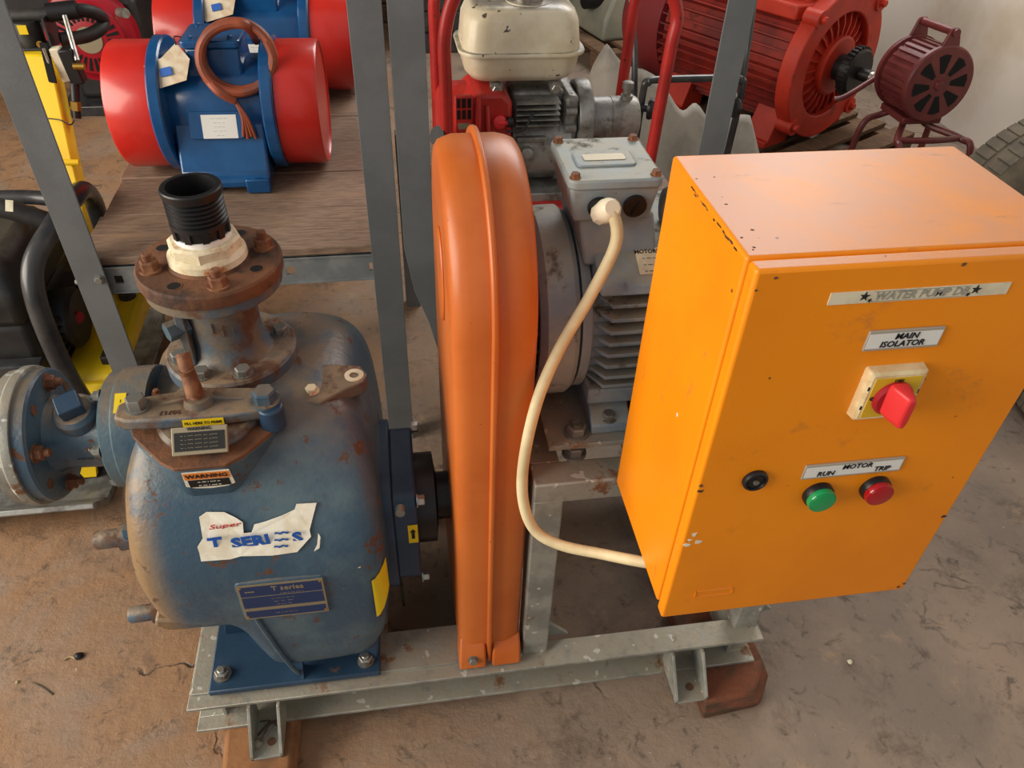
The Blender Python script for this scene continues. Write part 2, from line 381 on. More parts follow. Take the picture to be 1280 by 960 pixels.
def text(s, size, m, parent, o, u, v, name='lettering', depth=0.0004, shear=0.0, align='CENTER', sx=1.0, bold=0.0):
    cu = bpy.data.curves.new(name, 'FONT'); cu.body = s; cu.size = size; cu.align_x = align; cu.align_y = 'CENTER'
    cu.extrude = depth; cu.shear = shear; cu.offset = bold; cu.resolution_u = 2
    t = bpy.data.objects.new(name, cu); COL.objects.link(t)
    dg = bpy.context.evaluated_depsgraph_get(); dg.update()
    me = bpy.data.meshes.new_from_object(t.evaluated_get(dg)); bpy.data.objects.remove(t); bpy.data.curves.remove(cu)
    u = Vector(u).normalized(); v = Vector(v).normalized(); n = u.cross(v); p = Vector(o)
    mw = Matrix(((u.x * sx, v.x, n.x, p.x), (u.y * sx, v.y, n.y, p.y), (u.z * sx, v.z, n.z, p.z), (0, 0, 0, 1)))
    me.transform(inv_of(parent) @ mw)
    me.materials.clear(); me.materials.append(M[m])
    ob = bpy.data.objects.new(name, me); COL.objects.link(ob); ob.parent = parent
    return ob
def plate(o, u, v, w_, h_, t=0.001):
    """thin rectangular plate centred at o in the plane u, v"""
    u = Vector(u).normalized(); v = Vector(v).normalized(); n = u.cross(v)
    return B().prism([(-w_ / 2, -h_ / 2), (w_ / 2, -h_ / 2), (w_ / 2, h_ / 2), (-w_ / 2, h_ / 2)], Vector(o) - n * t * 0.3, u, v, n * t)
def rrect(w_, h_, r, n=5):
    out = []
    for cx, cy, a0 in ((w_ / 2 - r, h_ / 2 - r, 0), (-w_ / 2 + r, h_ / 2 - r, 90), (-w_ / 2 + r, -h_ / 2 + r, 180), (w_ / 2 - r, -h_ / 2 + r, 270)):
        for k in range(n + 1):
            a = math.radians(a0 + 90 * k / n); out.append((cx + r * math.cos(a), cy + r * math.sin(a)))
    return out
X, Y, Z = V(1, 0, 0), V(0, 1, 0), V(0, 0, 1)

# ================================================================ setting
o = B().lim(-9, 3.05, -4, 7.2, -0.12, 0).build('floor', 'floor', smooth=0)
tag(o, 'brown stained concrete workshop floor with cracks and an orange-brown left side', 'floor', kind='structure')
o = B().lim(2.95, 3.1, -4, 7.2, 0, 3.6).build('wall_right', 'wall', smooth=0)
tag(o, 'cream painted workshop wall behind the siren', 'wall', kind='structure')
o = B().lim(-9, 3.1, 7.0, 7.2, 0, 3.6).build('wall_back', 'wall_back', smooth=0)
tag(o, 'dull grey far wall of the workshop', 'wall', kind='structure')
o = B().lim(-9, 3.1, 1.6, 7.2, 3.9, 4.0).build('added_ceiling', 'wall_back', smooth=0)  # unseen roof over the rear only, added to keep sky light off the back
tag(o, 'dull grey unseen roof added to darken the stored machines', 'added_ceiling', kind='structure')
o = B().lim(2.925, 2.96, 2.86, 2.93, 0, 2.2).build('trim_1', 'door_paint', bevel=0.006)
tag(o, 'pale upright door trim on the cream wall', 'trim', kind='structure')

# ================================================================ skid and blocks
def skid():
    t = thing('steel_skid', 'galvanised steel channel skid carrying pump, belt guard and motor stand', 'skid', (0.11, 1.05, 0.05))
    def channel(name, a, b, out, z0=0.05, z1=0.14, w_=0.055, th=0.008):
        """C section from a to b (xy), flanges pointing to 'out'"""
        a = Vector((*a, 0)); b = Vector((*b, 0)); out = Vector((*out, 0)); d = b - a
        prof = [(0, z0), (w_, z0), (w_, z0 + th), (th, z0 + th), (th, z1 - th), (w_, z1 - th), (w_, z1), (0, z1)]
        m = B().prism(prof, a, out, Z, d)
        return m.build(name, 'galv', t, bevel=0.0015)
    channel('front_rail', (-0.455, 0.828), (0.685, 0.828), (0, -1))
    channel('rear_rail', (-0.455, 1.265), (0.685, 1.265), (0, 1))
    channel('end_rail', (-0.40, 0.80), (-0.40, 1.29), (-1, 0), 0.0505, 0.1395, 0.0545)
    channel('end_rail', (0.63, 0.80), (0.63, 1.29), (1, 0), 0.0505, 0.1395, 0.0545)
    channel('cross_rail', (0.165, 0.829), (0.165, 1.264), (1, 0), 0.0505, 0.1385)
    # flat plate the pump and the guard are bolted to
    B().prism([(-0.45, 0.80), (0.185, 0.80), (0.185, 0.885), (-0.08, 0.885), (-0.08, 1.20), (-0.45, 1.20)], (0, 0, 0.139), X, Y, V(0, 0, 0.007)).build('deck_plate', 'galv', t, bevel=0.001)
    for x0, x1 in ((-0.347, -0.287), (0.487, 0.556)):
        lug = B()
        lug.lim(x0, x1, 0.705, 0.80, 0.049, 0.055)
        for x in (x0, x1 - 0.006):
            lug.prism([(0.80, 0.05), (0.705, 0.05), (0.705, 0.064), (0.765, 0.131), (0.80, 0.131)], (x, 0, 0), Y, Z, V(0.006, 0, 0))
        l = lug.build('lifting_lug', 'galv', t, bevel=0.001)
        B().cyl(((x0 + x1) / 2 + 0.006, 0.735, 0.0545), ((x0 + x1) / 2 + 0.006, 0.735, 0.057), 0.008, n=14).build('bolt_hole', 'rust', l)
    # stand of the motor
    for x in (0.185, 0.63):
        for y in (0.803, 1.22):
            B().lim(x, x + 0.05, y, y + 0.05, 0.139, 0.60).build('stand_post', 'galv', t, bevel=0.003)
            B().prism([(0, 0), (0.05, 0), (0, 0.055)], (x + 0.05, y + 0.035, 0.139), X, Z, V(0, 0.008, 0)).build('gusset', 'galv', t)
    for y in (0.803, 1.22):
        B().prism([(0.185, 0.64), (0.68, 0.64), (0.68, 0.595), (0.63, 0.595), (0.235, 0.595), (0.185, 0.599)], (0, y, 0), X, Z, V(0, 0.05, 0)).build('stand_beam', 'galv', t, bevel=0.003)
    for x in (0.185, 0.63):
        B().lim(x, x + 0.05, 0.852, 1.221, 0.595, 0.639).build('stand_beam', 'galv', t, bevel=0.003)
    B().prism([(0.80, 0.62), (0.90, 0.62), (0.90, 0.69), (0.84, 0.77), (0.80, 0.77)], (0.352, 0, 0), Y, Z, V(0.006, 0, 0)).build('box_bracket', 'galv', t)
    B().prism([(0.80, 0.62), (0.90, 0.62), (0.90, 0.69), (0.84, 0.77), (0.80, 0.77)], (0.60, 0, 0), Y, Z, V(0.006, 0, 0)).build('box_bracket', 'galv', t)
    # slide plate of the motor on threaded studs
    sp = B().lim(0.212, 0.63, 0.842, 1.25, 0.676, 0.686).build('slide_plate', 'galv', t, bevel=0.001)
    for x in (0.262, 0.58):
        for y in (0.868, 1.23):
            st = B().cyl((x, y, 0.62), (x, y, 0.71), 0.009, n=14).build('threaded_stud', 'steel', t)
            for z in (0.640, 0.686):
                hexbolt(st, (x, y, z), Z, 0.0165, 'old_bolt', 'nut', h=0.015)
    return t
skid()
tag(B().loft([[V(x, y, z) for x, y in pts] for z, pts in (
    (0.0, [(-0.40, 0.66), (-0.33, 0.65), (-0.27, 0.67), (-0.265, 0.86), (-0.41, 0.87)]),
    (0.02, [(-0.405, 0.655), (-0.33, 0.645), (-0.265, 0.665), (-0.26, 0.865), (-0.415, 0.875)]),
    (0.05, [(-0.395, 0.67), (-0.33, 0.66), (-0.275, 0.68), (-0.27, 0.855), (-0.405, 0.865)]))]).build('stone_block', 'block_stone', bevel=0.006),
    'ochre stone block propping the pump end of the galvanised skid', 'block')
tag(B().loft([[V(x, y, z) for x, y in pts] for z, pts in (
    (0.0, [(0.55, 0.69), (0.67, 0.70), (0.715, 0.76), (0.71, 0.95), (0.55, 0.95)]),
    (0.025, [(0.545, 0.685), (0.675, 0.695), (0.715, 0.75), (0.71, 0.95), (0.545, 0.95)]),
    (0.05, [(0.55, 0.70), (0.66, 0.71), (0.705, 0.77), (0.70, 0.945), (0.55, 0.945)]))]).build('wooden_block', 'block_wood', bevel=0.005),
    'rough brown wooden block under the control-box end of the skid', 'block')

# ================================================================ pump
def pump():
    t = thing('water_pump', 'worn blue self-priming pump with rusty discharge flange and peeling sticker', 'pump', (-0.26, 1.0, 0.146))
    out = [(-0.40, 0.700), (-0.25, 0.722), (-0.15, 0.718), (-0.092, 0.685), (-0.064, 0.61), (-0.057, 0.47), (-0.063, 0.34), (-0.078, 0.26), (-0.115, 0.208),
           (-0.20, 0.196), (-0.275, 0.202), (-0.300, 0.25), (-0.322, 0.325), (-0.355, 0.362), (-0.415, 0.368), (-0.450, 0.40), (-0.462, 0.48), (-0.458, 0.60), (-0.44, 0.665)]
    ol = [(p.x, p.z) for p in spline([V(a, 0, b) for a, b in out], 5, True)]
    cx, cz = -0.225, 0.455
    def face(y, z):
        k = max(0.0, z - 0.47) / 0.25
        wgt = max(0.0, min(1.0, (1.12 - y) / 0.32))
        return y + 0.155 * k ** 1.9 * wgt
    rings = []
    for y, s in ((0.7855, 0.05), (0.786, 0.3), (0.787, 0.55), (0.789, 0.75), (0.793, 0.87), (0.801, 0.93), (0.815, 0.97), (0.840, 0.995), (0.88, 1.0), (0.95, 1.0), (1.05, 1.0), (1.16, 1.0), (1.22, 0.96), (1.25, 0.86)):
        r = []
        for a, b in ol:
            x, z = cx + (a - cx) * s, cz + (b - cz) * s
            r.append(V(x, face(y, z), z))
        rings.append(r)
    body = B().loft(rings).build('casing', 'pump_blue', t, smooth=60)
    # cast ledge along the lower left of the casing, seam of the foot
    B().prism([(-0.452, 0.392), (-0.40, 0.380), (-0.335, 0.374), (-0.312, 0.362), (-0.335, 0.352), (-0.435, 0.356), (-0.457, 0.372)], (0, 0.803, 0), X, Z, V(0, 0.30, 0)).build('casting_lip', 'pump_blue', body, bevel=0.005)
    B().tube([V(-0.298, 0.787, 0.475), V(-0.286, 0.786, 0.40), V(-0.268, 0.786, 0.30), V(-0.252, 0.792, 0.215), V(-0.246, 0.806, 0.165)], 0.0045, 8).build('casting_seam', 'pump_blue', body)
    # foot
    f = B().lim(-0.415, -0.095, 0.792, 1.14, 0.146, 0.160)
    f.build('foot_flange', 'dark_blue', t, bevel=0.003)
    B().loft([[V(-0.385, 0.93, 0.15), V(-0.10, 0.82, 0.15), V(-0.10, 1.10, 0.15), V(-0.385, 1.10, 0.15)],
              [V(-0.345, 0.90, 0.30), V(-0.085, 0.81, 0.30), V(-0.085, 1.10, 0.30), V(-0.345, 1.10, 0.30)]]).build('pedestal', 'dark_blue', t, bevel=0.004)
    B().prism([(-0.40, 0.16), (-0.29, 0.16), (-0.31, 0.33), (-0.37, 0.34)], (0, 0.915, 0), X, Z, V(0, 0.02, 0)).build('pedestal_web', 'dark_blue', t, bevel=0.002)
    B().prism([(0, 0), (0.03, 0), (0, 0.055)], (-0.246, 0.826, 0.159), -Y, Z, V(0.007, 0, 0)).build('foot_rib', 'dark_blue', t)
    for x, y in ((-0.392, 0.826), (-0.122, 0.820), (-0.392, 1.11), (-0.122, 1.11)):
        hexbolt(t, (x, y, 0.160), Z, 0.0135, 'steel', 'foot_bolt', h=0.012, stud=0.006)
    # discharge neck and flanges
    c = V(-0.291, 1.085, 0)
    lf = B().lathe([(0.098, 0.712), (0.106, 0.722), (0.106, 0.742), (0.102, 0.746), (0.070, 0.746), (0.060, 0.756), (0.056, 0.775), (0.056, 0.850), (0.064, 0.868), (0.100, 0.871), (0.104, 0.874), (0.104, 0.890), (0.05, 0.892)], c, Z, 48).build('discharge_neck', 'pump_rusty', t)
    for k in range(8):
        a = math.radians(20 + 45 * k)
        if k in (4, 6, 0, 2, 5): hexbolt(t, c + V(0.084 * math.cos(a), 0.084 * math.sin(a), 0.745), Z, 0.0125, 'old_bolt', 'neck_bolt', h=0.012)
    # raised cast letters on the neck, reading downwards
    for k, s_ in enumerate(('----', '-----', '--')):
        a = math.radians(-96 + 15 * k); d = V(math.cos(a), math.sin(a), 0)
        text(s_, 0.0145, 'pump_rusty', lf, c + d * 0.0572 + Z * (0.822 - 0.006 * k), -Z, V(-math.sin(a), math.cos(a), 0), 'cast_letter', depth=0.0018)
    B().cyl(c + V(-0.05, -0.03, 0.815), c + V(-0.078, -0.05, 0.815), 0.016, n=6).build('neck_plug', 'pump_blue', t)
    B().lim(c.x - 0.062, c.x - 0.048, c.y - 0.05, c.y + 0.02, 0.746, 0.872).build('neck_rib', 'pump_rusty', lf, bevel=0.002)
    uf = B().lathe([(0.05, 0.8915), (0.108, 0.8915), (0.109, 0.894), (0.109, 0.911), (0.106, 0.915), (0.062, 0.915), (0.060, 0.920), (0.05, 0.923)], c, Z, 64).build('companion_flange', 'rust', t)
    for k in range(8):
        a = math.radians(-72 + 45 * k); p = c + V(0.084 * math.cos(a), 0.084 * math.sin(a), 0.915)
        if k % 2 == 0: hexbolt(t, p, Z, 0.0140, 'rust_bolt', 'flange_bolt', h=0.015, stud=0.011)
        else: B().ring(p - Z * 0.001, Z, 0.0115, 0.0098, 0.0018, 18).build('hole_rim', 'rust', uf); B().cyl(p - Z * 0.002, p + Z * 0.0006, 0.0099, n=18).build('bolt_hole', 'black_inside', uf)
    cf = B().lathe([(0.060, 0.915), (0.058, 0.930), (0.052, 0.936)], c, Z, 40)
    cf.lathe([(0.054, 0.932), (0.054, 0.950), (0.050, 0.954), (0.03, 0.954)], c, Z, 8)
    cf.build('cream_bush', 'cream', t, label='chalky cream threaded bush streaked with rust')
    B().cyl(c + Z * 0.952, c + Z * 0.962, 0.0405, n=32).build('sealing_tape', 'white_tape', t)
    prof = [(0.030, 0.962), (0.038, 0.960), (0.039, 0.976), (0.0420, 0.978), (0.0420, 0.984)]
    z = 0.986
    for k in range(6): prof += [(0.0385, z), (0.0420, z + 0.0030), (0.0420, z + 0.0045)]; z += 0.0068
    prof += [(0.0435, z + 0.002), (0.0435, z + 0.008), (0.042, z + 0.010), (0.035, z + 0.010), (0.034, z - 0.002), (0.033, 0.975), (0.0, 0.973)]
    nz = B().lathe(prof, c, Z, 40).build('hose_spigot', 'black_plastic', t, label='ribbed black plastic hose spigot')
    for k in range(10):
        a = 2 * PI * k / 10
        B().box(c + V(0.040 * math.cos(a), 0.040 * math.sin(a), 0.970), (0.004, 0.010, 0.016), Matrix.Rotation(a, 3, 'Z')).build('grip_rib', 'black_plastic', nz)
    # filling port and its clamp bar
    before = set(t.children)
    pc = V(-0.308, 0.958, 0)
    po = V(-0.305, 0.950, 0.69); pa = V(0, -0.10, 1)
    lens = [(-0.120, 0.0), (-0.108, -0.030), (-0.078, -0.066), (-0.058, -0.090), (-0.036, -0.106), (0.036, -0.106), (0.058, -0.090), (0.078, -0.066), (0.106, -0.030), (0.116, 0.0), (0.09, 0.03), (-0.09, 0.03)]
    def lensring(z, sx, sy): return [V(po.x + a_ * sx, po.y + b_ * sy + (0.69 - z) * 0.10, z) for a_, b_ in lens]
    B().loft([lensring(0.54, 0.62, 0.82), lensring(0.62, 0.90, 0.97), lensring(0.66, 1.0, 1.0), lensring(0.684, 1.0, 1.0)]).build('filling_port', 'pump_clean', t, bevel=0.006)
    B().loft([lensring(0.683, 1.02, 1.02), lensring(0.690, 1.02, 1.02)]).build('port_rim', 'rust', t, bevel=0.002)
    B().lathe([(0.074, -0.002), (0.078, 0.0), (0.078, 0.010), (0.072, 0.016), (0.02, 0.020)], po, pa, 40).build('port_cover', 'pump_rusty', t)
    bar = B().prism([(-0.122, -0.020), (-0.105, -0.030), (-0.05, -0.034), (0.05, -0.034), (0.10, -0.028), (0.118, -0.014), (0.118, 0.016), (0.10, 0.026), (0.03, 0.034), (-0.03, 0.034), (-0.105, 0.022), (-0.122, 0.010)],
                    V(-0.312, 0.944, 0.708), X, Y, V(0, 0, 0.020)).build('clamp_bar', 'pump_rusty', t, bevel=0.004)
    B().cyl((-0.312, 0.946, 0.727), (-0.312, 0.946, 0.740), 0.024, 0.020, n=24).build('bar_boss', 'pump_rusty', bar)
    for s_ in (-1, 1):
        B().prism([(0, 0), (0.055, 0), (0, 0.010)], (-0.312 + s_ * 0.018, 0.943, 0.727), X * s_, Z, V(0, 0.006, 0)).build('bar_rib', 'pump_rusty', bar)
    hexbolt(t, (-0.402, 0.944, 0.727), Z, 0.0155, 'old_bolt', 'clamp_bolt', h=0.018)
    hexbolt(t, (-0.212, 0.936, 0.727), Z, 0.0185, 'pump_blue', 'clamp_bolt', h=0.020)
    B().cyl((-0.205, 0.925, 0.685), (-0.205, 0.925, 0.727), 0.02, n=16).build('clamp_lug', 'dark_blue', t, bevel=0.003)
    B().cyl((-0.312, 0.946, 0.735), (-0.318, 0.950, 0.790), 0.0115, n=14).build('clamp_screw', 'rust_bolt', t)
    B().tube([(-0.312, 0.928, 0.752), (-0.318, 0.952, 0.786), (-0.322, 0.968, 0.806)], 0.0105, 12).build('screw_handle', 'rust_bolt', t)
    lb = plate((-0.303, 0.9085, 0.718), X, V(0, 0.25, 1), 0.060, 0.0125).build('prime_label', 'yellow_label', t, label='yellow strip reading FILL HERE TO PRIME')
    text('FILL HERE TO PRIME', 0.0062, 'ink', lb, (-0.303, 0.9078, 0.718), X, V(0, 0.25, 1), bold=0.0001)
    text('90717', 0.013, 'rust', bar, (-0.352, 0.925, 0.7285), -X, -Y, 'cast_number', depth=0.0008)
    # metal warning plate on the cover
    u, v = X, V(0, 0.72, 0.69)
    wp = plate((-0.304, 0.877, 0.711), u, v, 0.080, 0.042, 0.008).build('warning_plate', 'plate_metal', t, bevel=0.001)
    n_ = u.cross(v.normalized())
    plate(V(-0.304, 0.879, 0.713) + n_ * 0.0060 - v.normalized() * 0.004, u, v, 0.072, 0.028, 0.0008).build('printed_panel', 'ink', wp)
    text('WARNING', 0.0072, 'ink', wp, V(-0.304, 0.879, 0.713) + n_ * 0.0064 + v.normalized() * 0.0145, u, v)
    for k in range(4):
        text('~ - ~~ -~~ -~ --~~', 0.007, 'plate_metal', wp, V(-0.304, 0.879, 0.713) + n_ * 0.0070 + v.normalized() * (0.005 - 0.006 * k), u, v, 'print_line')
    # warning sticker on the front of the port
    v = V(0, -0.152, 1).normalized(); q = V(-0.300, 0.8488, 0.655); n_ = X.cross(v)
    st = B().prism([(-0.034, 0.023), (0.034, 0.023), (0.036, -0.012), (0.024, -0.018), (0.0, -0.021), (-0.024, -0.018), (-0.036, -0.012)], q, X, v, n_ * 0.0016).build('warning_sticker', 'sticker_white', t, smooth=0)
    plate(q + n_ * 0.0018 + v * 0.013, X, v, 0.066, 0.016, 0.0006).build('orange_band', 'orange_label', st)
    text('WARNING', 0.0125, 'ink', st, q + n_ * 0.0026 + v * 0.013, X, v, bold=0.0002)
    plate(q + n_ * 0.0018 - v * 0.0055, X, v, 0.060, 0.018, 0.0006).build('printed_panel', 'ink', st)
    for k in range(2): text('-- --- - ---- --', 0.0066, 'sticker_white', st, q + n_ * 0.0026 + v * (-0.001 - 0.009 * k), X, v, 'print_line')
    for o in t.children:
        if o not in before: o.location = o.location + V(-0.010, 0.0, 0.017)
    # lug plate and cut-off studs on the casing top
    lg = B().prism([(-0.185, 0.965), (-0.145, 0.955), (-0.105, 0.985), (-0.075, 1.0), (-0.068, 1.02), (-0.08, 1.045), (-0.13, 1.055), (-0.185, 1.05)], (0, 0, 0.690), X, Y, V(0, 0, 0.026)).build('top_lug', 'pump_rusty', t, bevel=0.003)
    B().ring((-0.09, 1.018, 0.714), Z, 0.016, 0.008, 0.004, 24).build('lug_eye', 'cream', lg)
    hexbolt(t, (-0.158, 0.985, 0.716), Z, 0.010, 'cream', 'lug_bolt', h=0.008)
    hexbolt(t, (-0.405, 1.01, 0.703), Z, 0.0085, 'rust_bolt', 'stud_nut', h=0.012, stud=0.006)
    # sticker with torn edge
    def onface(px, py): 
        p = P(px, py, 0.787); p.y = face(0.785, p.z) - 0.0012; return p
    torn = [(243, 676), (252, 672), (275, 671), (290, 674), (300, 677), (302, 685), (312, 684), (315, 678), (330, 675), (350, 670), (366, 665), (368, 661), (394, 659), (386, 679), (388, 684), (371, 697), (340, 701), (300, 703), (287, 706), (250, 709), (247, 702), (244, 698), (250, 691)]
    pts = [onface(*p) for p in torn]
    sk = B().add(pts + [p - Y * 0.0006 for p in pts], [tuple(range(len(pts))), tuple(range(2 * len(pts) - 1, len(pts) - 1, -1))] + [(i, (i + 1) % len(pts), len(pts) + (i + 1) % len(pts), len(pts) + i) for i in range(len(pts))])
    sk = sk.build('series_sticker', 'sticker_white', t, smooth=0, label='torn white sticker reading T SERIES in blue')
    tl = [onface(397, 681), onface(400, 684), onface(399, 693), onface(392, 696), onface(396, 690)]
    B().add(tl, [tuple(range(5))]).build('sticker_scrap', 'sticker_white', sk, smooth=0)
    a_, b_ = onface(258, 699), onface(376, 684)
    u = (b_ - a_).normalized(); v = (Z - u * u.z + V(0, 0.10, 0)).normalized(); u = V(u.x, 0, u.z)
    off = V(0, -0.0022, 0)
    text('T', 0.034, 'sticker_blue', sk, onface(266, 694) + off, u, v, bold=0.0014, shear=0.1)
    text('SERI', 0.031, 'sticker_blue', sk, onface(312, 690.5) + off, u, v, bold=0.0014, sx=1.05)
    text('S', 0.031, 'sticker_blue', sk, onface(371, 685) + off, u, v, bold=0.0014, sx=1.05)
    for k in range(3):
        c0 = onface(350.5, 682 + 5.2 * k) + off; wl = []
        for j in range(13): wl.append(c0 + u * (j - 6) * 0.0018 + v * 0.0014 * math.sin(j * 1.05))
        B().add([p + v * 0.0020 for p in wl] + [p - v * 0.0020 for p in wl], [(j, j + 1, 14 + j, 13 + j) for j in range(12)]).build('wave_mark', 'sticker_blue', sk, smooth=0)
    text('Super', 0.013, 'sticker_red', sk, onface(276, 680) + off, u, v, sx=1.6, shear=0.3)
    # name plate
    def quad(pxs): return [onface(*p) for p in pxs]
    q = quad([(302, 772), (298, 731), (406, 720), (412, 760)])
    cc = sum(q, V(0, 0, 0)) / 4; u = (q[2] - q[1]).normalized(); u.y = 0; v = (q[1] - q[0] + q[2] - q[3]).normalized(); v = (v - u * v.dot(u)).normalized()
    W_, H_ = (q[2] - q[1]).length, ((q[1] - q[0]).length + (q[2] - q[3]).length) / 2
    n_ = u.cross(v)
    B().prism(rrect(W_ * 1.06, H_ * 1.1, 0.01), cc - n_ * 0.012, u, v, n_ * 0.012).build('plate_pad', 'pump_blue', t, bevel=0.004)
    npl = plate(cc + n_ * 0.001, u, v, W_, H_, 0.0018).build('name_plate', 'plate_metal', t, label='blue engraved pump name plate')
    for a0, a1 in ((0.18, 0.46), (-0.16, 0.15), (-0.46, -0.26)):
        plate(cc + n_ * 0.0024 + v * H_ * (a0 + a1) / 2, u, v, W_ * 0.95, H_ * (a1 - a0), 0.0006).build('blue_field', 'plate_blue', npl)
    text('T series', 0.016, 'plate_metal', npl, cc + n_ * 0.003 + v * H_ * 0.36 + u * W_ * 0.08, u, v, bold=0.0003)
    text('---', 0.016, 'plate_metal', npl, cc + n_ * 0.003 + v * H_ * 0.34 - u * W_ * 0.36, u, v, bold=0.0003)
    text('- ---- -- --- ----- -', 0.0058, 'plate_metal', npl, cc + n_ * 0.003 + v * H_ * 0.22 + u * W_ * 0.12, u, v)
    for k, (s_, vv) in enumerate((('--- ----- -- ---- ---', 0.08), ('----   ---   -----', -0.01), ('--- -- -- ----', -0.1), ('---- -- --- ----- --', -0.36))):
        text(s_, 0.0056, 'plate_metal', npl, cc + n_ * 0.003 + v * H_ * vv, u, v, 'print_line')
    for sx in (-1, 1):
        for sz in (-1, 1):
            B().lathe([(0.003, 0), (0.003, 0.001), (0.0015, 0.002)], cc + u * sx * W_ * 0.465 + v * sz * H_ * 0.43 + n_ * 0.0015, n_, 10).build('rivet', 'brass', npl)
    # yellow sticker at the right edge of the casing
    cols = ((-0.086, 0.7885, 0.458, 0.352), (-0.080, 0.7895, 0.462, 0.356), (-0.072, 0.7950, 0.470, 0.368), (-0.0645, 0.8060, 0.478, 0.385), (-0.0600, 0.8170, 0.482, 0.40))
    vs = []
    for x, y, za, zb in cols: vs += [V(x, y, za), V(x, y, zb)]
    B().add(vs, [(2 * k, 2 * k + 1, 2 * k + 3, 2 * k + 2) for k in range(4)]).build('side_sticker', 'yellow_label', t, smooth=60)
    # suction side
    sc = V(-0.45, 1.035, 0.622)
    B().lathe([(0.105, -0.03), (0.105, 0.020), (0.100, 0.024), (0.100, 0.040), (0.094, 0.045), (0.068, 0.050), (0.062, 0.062), (0.060, 0.125), (0.066, 0.140), (0.108, 0.143), (0.112, 0.147), (0.112, 0.165), (0.05, 0.166)], sc, -X, 48).build('suction_neck', 'pump_clean', t)
    B().lathe([(0.05, 0.1655), (0.117, 0.1655), (0.118, 0.170), (0.118, 0.178), (0.115, 0.182), (0.05, 0.182)], sc, -X, 48).build('suction_gasket_ring', 'galv', t, label='pale galvanised mating ring')
    B().lathe([(0.112, 0.182), (0.112, 0.198), (0.07, 0.20), (0.060, 0.21), (0.058, 0.34), (0.05, 0.34)], sc, -X, 40).build('suction_pipe', 'galv', t)
    for k in range(8):
        a = math.radians(22 + 45 * k); d = V(0, math.cos(a), math.sin(a))
        if k % 2: hexbolt(t, sc + d * 0.090 - X * 0.143, X, 0.0125, 'rust_bolt', 'suction_bolt', h=0.012, stud=0.010)
        else: B().cyl(sc + d * 0.090 - X * 0.1425, sc + d * 0.090 - X * 0.1405, 0.009, n=16).build('bolt_hole', 'rust', t)
    for k in range(6):
        a = math.radians(60 * k + 100); d = V(0, math.cos(a), math.sin(a)); hexbolt(t, sc + d * 0.088 - X * 0.044, -X, 0.0095, 'old_bolt', 'neck_bolt', h=0.01, stud=0.004)
    B().lathe([(0.034, -0.03), (0.034, 0.004), (0.028, 0.012)], sc + V(-0.088, -0.025, 0.064), V(0, -0.35, 1), 28).build('plug_boss', 'pump_rusty', t)
    B().prism(rrect(0.036, 0.036, 0.003), sc + V(-0.088, -0.029, 0.076), V(0.9, 0.4, 0.14), V(-0.4, 0.85, 0.30), V(0, -0.35, 1) * 0.022).build('square_plug', 'dark_blue', t, bevel=0.002)
    text('-----', 0.016, 'pump_rusty', t, sc + V(-0.085, -0.062, -0.005), X, V(0, 0.2, 1), 'cast_letter', depth=0.002)
    yl = plate(sc + V(-0.006, -0.046, 0.0955), V(1, 0, 0), V(0, 0.90, 0.43), 0.017, 0.034, 0.001).build('yellow_label', 'yellow_label', t, label='small yellow label by the suction flange')
    text('- --', 0.009, 'ink', yl, sc + V(-0.006, -0.0464, 0.0966), V(0, 0.90, 0.43), -X)
    # drain plugs
    for px, py, y, r in ((140, 673, 0.87, 0.0155), (182, 766, 0.835, 0.0145)):
        p = P(px, py, y)
        B().lathe([(r * 1.4, -0.04), (r * 1.4, -0.014), (r, -0.012), (r, 0.022), (r * 0.85, 0.026)], V(p.x, y, p.z), V(-1, -0.05, 0), 20).build('drain_plug', 'pump_rusty', t)
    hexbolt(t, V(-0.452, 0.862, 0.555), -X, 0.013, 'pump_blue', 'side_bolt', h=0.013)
    # bearing housing on the drive side
    B().prism(rrect(0.23, 0.29, 0.06), V(-0.066, 0.985, 0.425), Y, Z, V(0.022, 0, 0)).build('bearing_flange', 'dark_blue', t, bevel=0.003)
    B().prism(rrect(0.20, 0.23, 0.03), V(-0.046, 0.975, 0.435), Y, Z, V(0.044, 0, 0)).build('bearing_housing', 'dark_blue', t, bevel=0.005)
    bl = plate((-0.012, 0.8735, 0.465), X, V(0, 0, 1), 0.017, 0.048, 0.001).build('yellow_label', 'yellow_label', t, label='small yellow rotation label with black arrow')
    B().prism([(-0.003, -0.012), (0.003, -0.012), (0.003, 0.006), (0.006, 0.006), (0, 0.014), (-0.006, 0.006), (-0.003, 0.006)], (-0.012, 0.8726, 0.465), X, Z, V(0, -0.0004, 0)).build('arrow_mark', 'ink', bl)
    for y, z in ((0.885, 0.545), (0.885, 0.33), (1.07, 0.545)):
        hexbolt(t, (-0.002, y + 0.005, z - 0.012), X, 0.010, 'steel', 'housing_bolt', h=0.012)
    B().cyl((-0.03, 0.86, 0.555), (-0.03, 0.845, 0.555), 0.008, n=12).build('grease_nipple', 'old_bolt', t)
    B().lathe([(0.085, 0), (0.085, 0.035), (0.045, 0.04), (0.045, 0.075)], (-0.003, 0.985, 0.435), X, 28).build('shaft_collar', 'black_plastic', t)
    return t
pump()

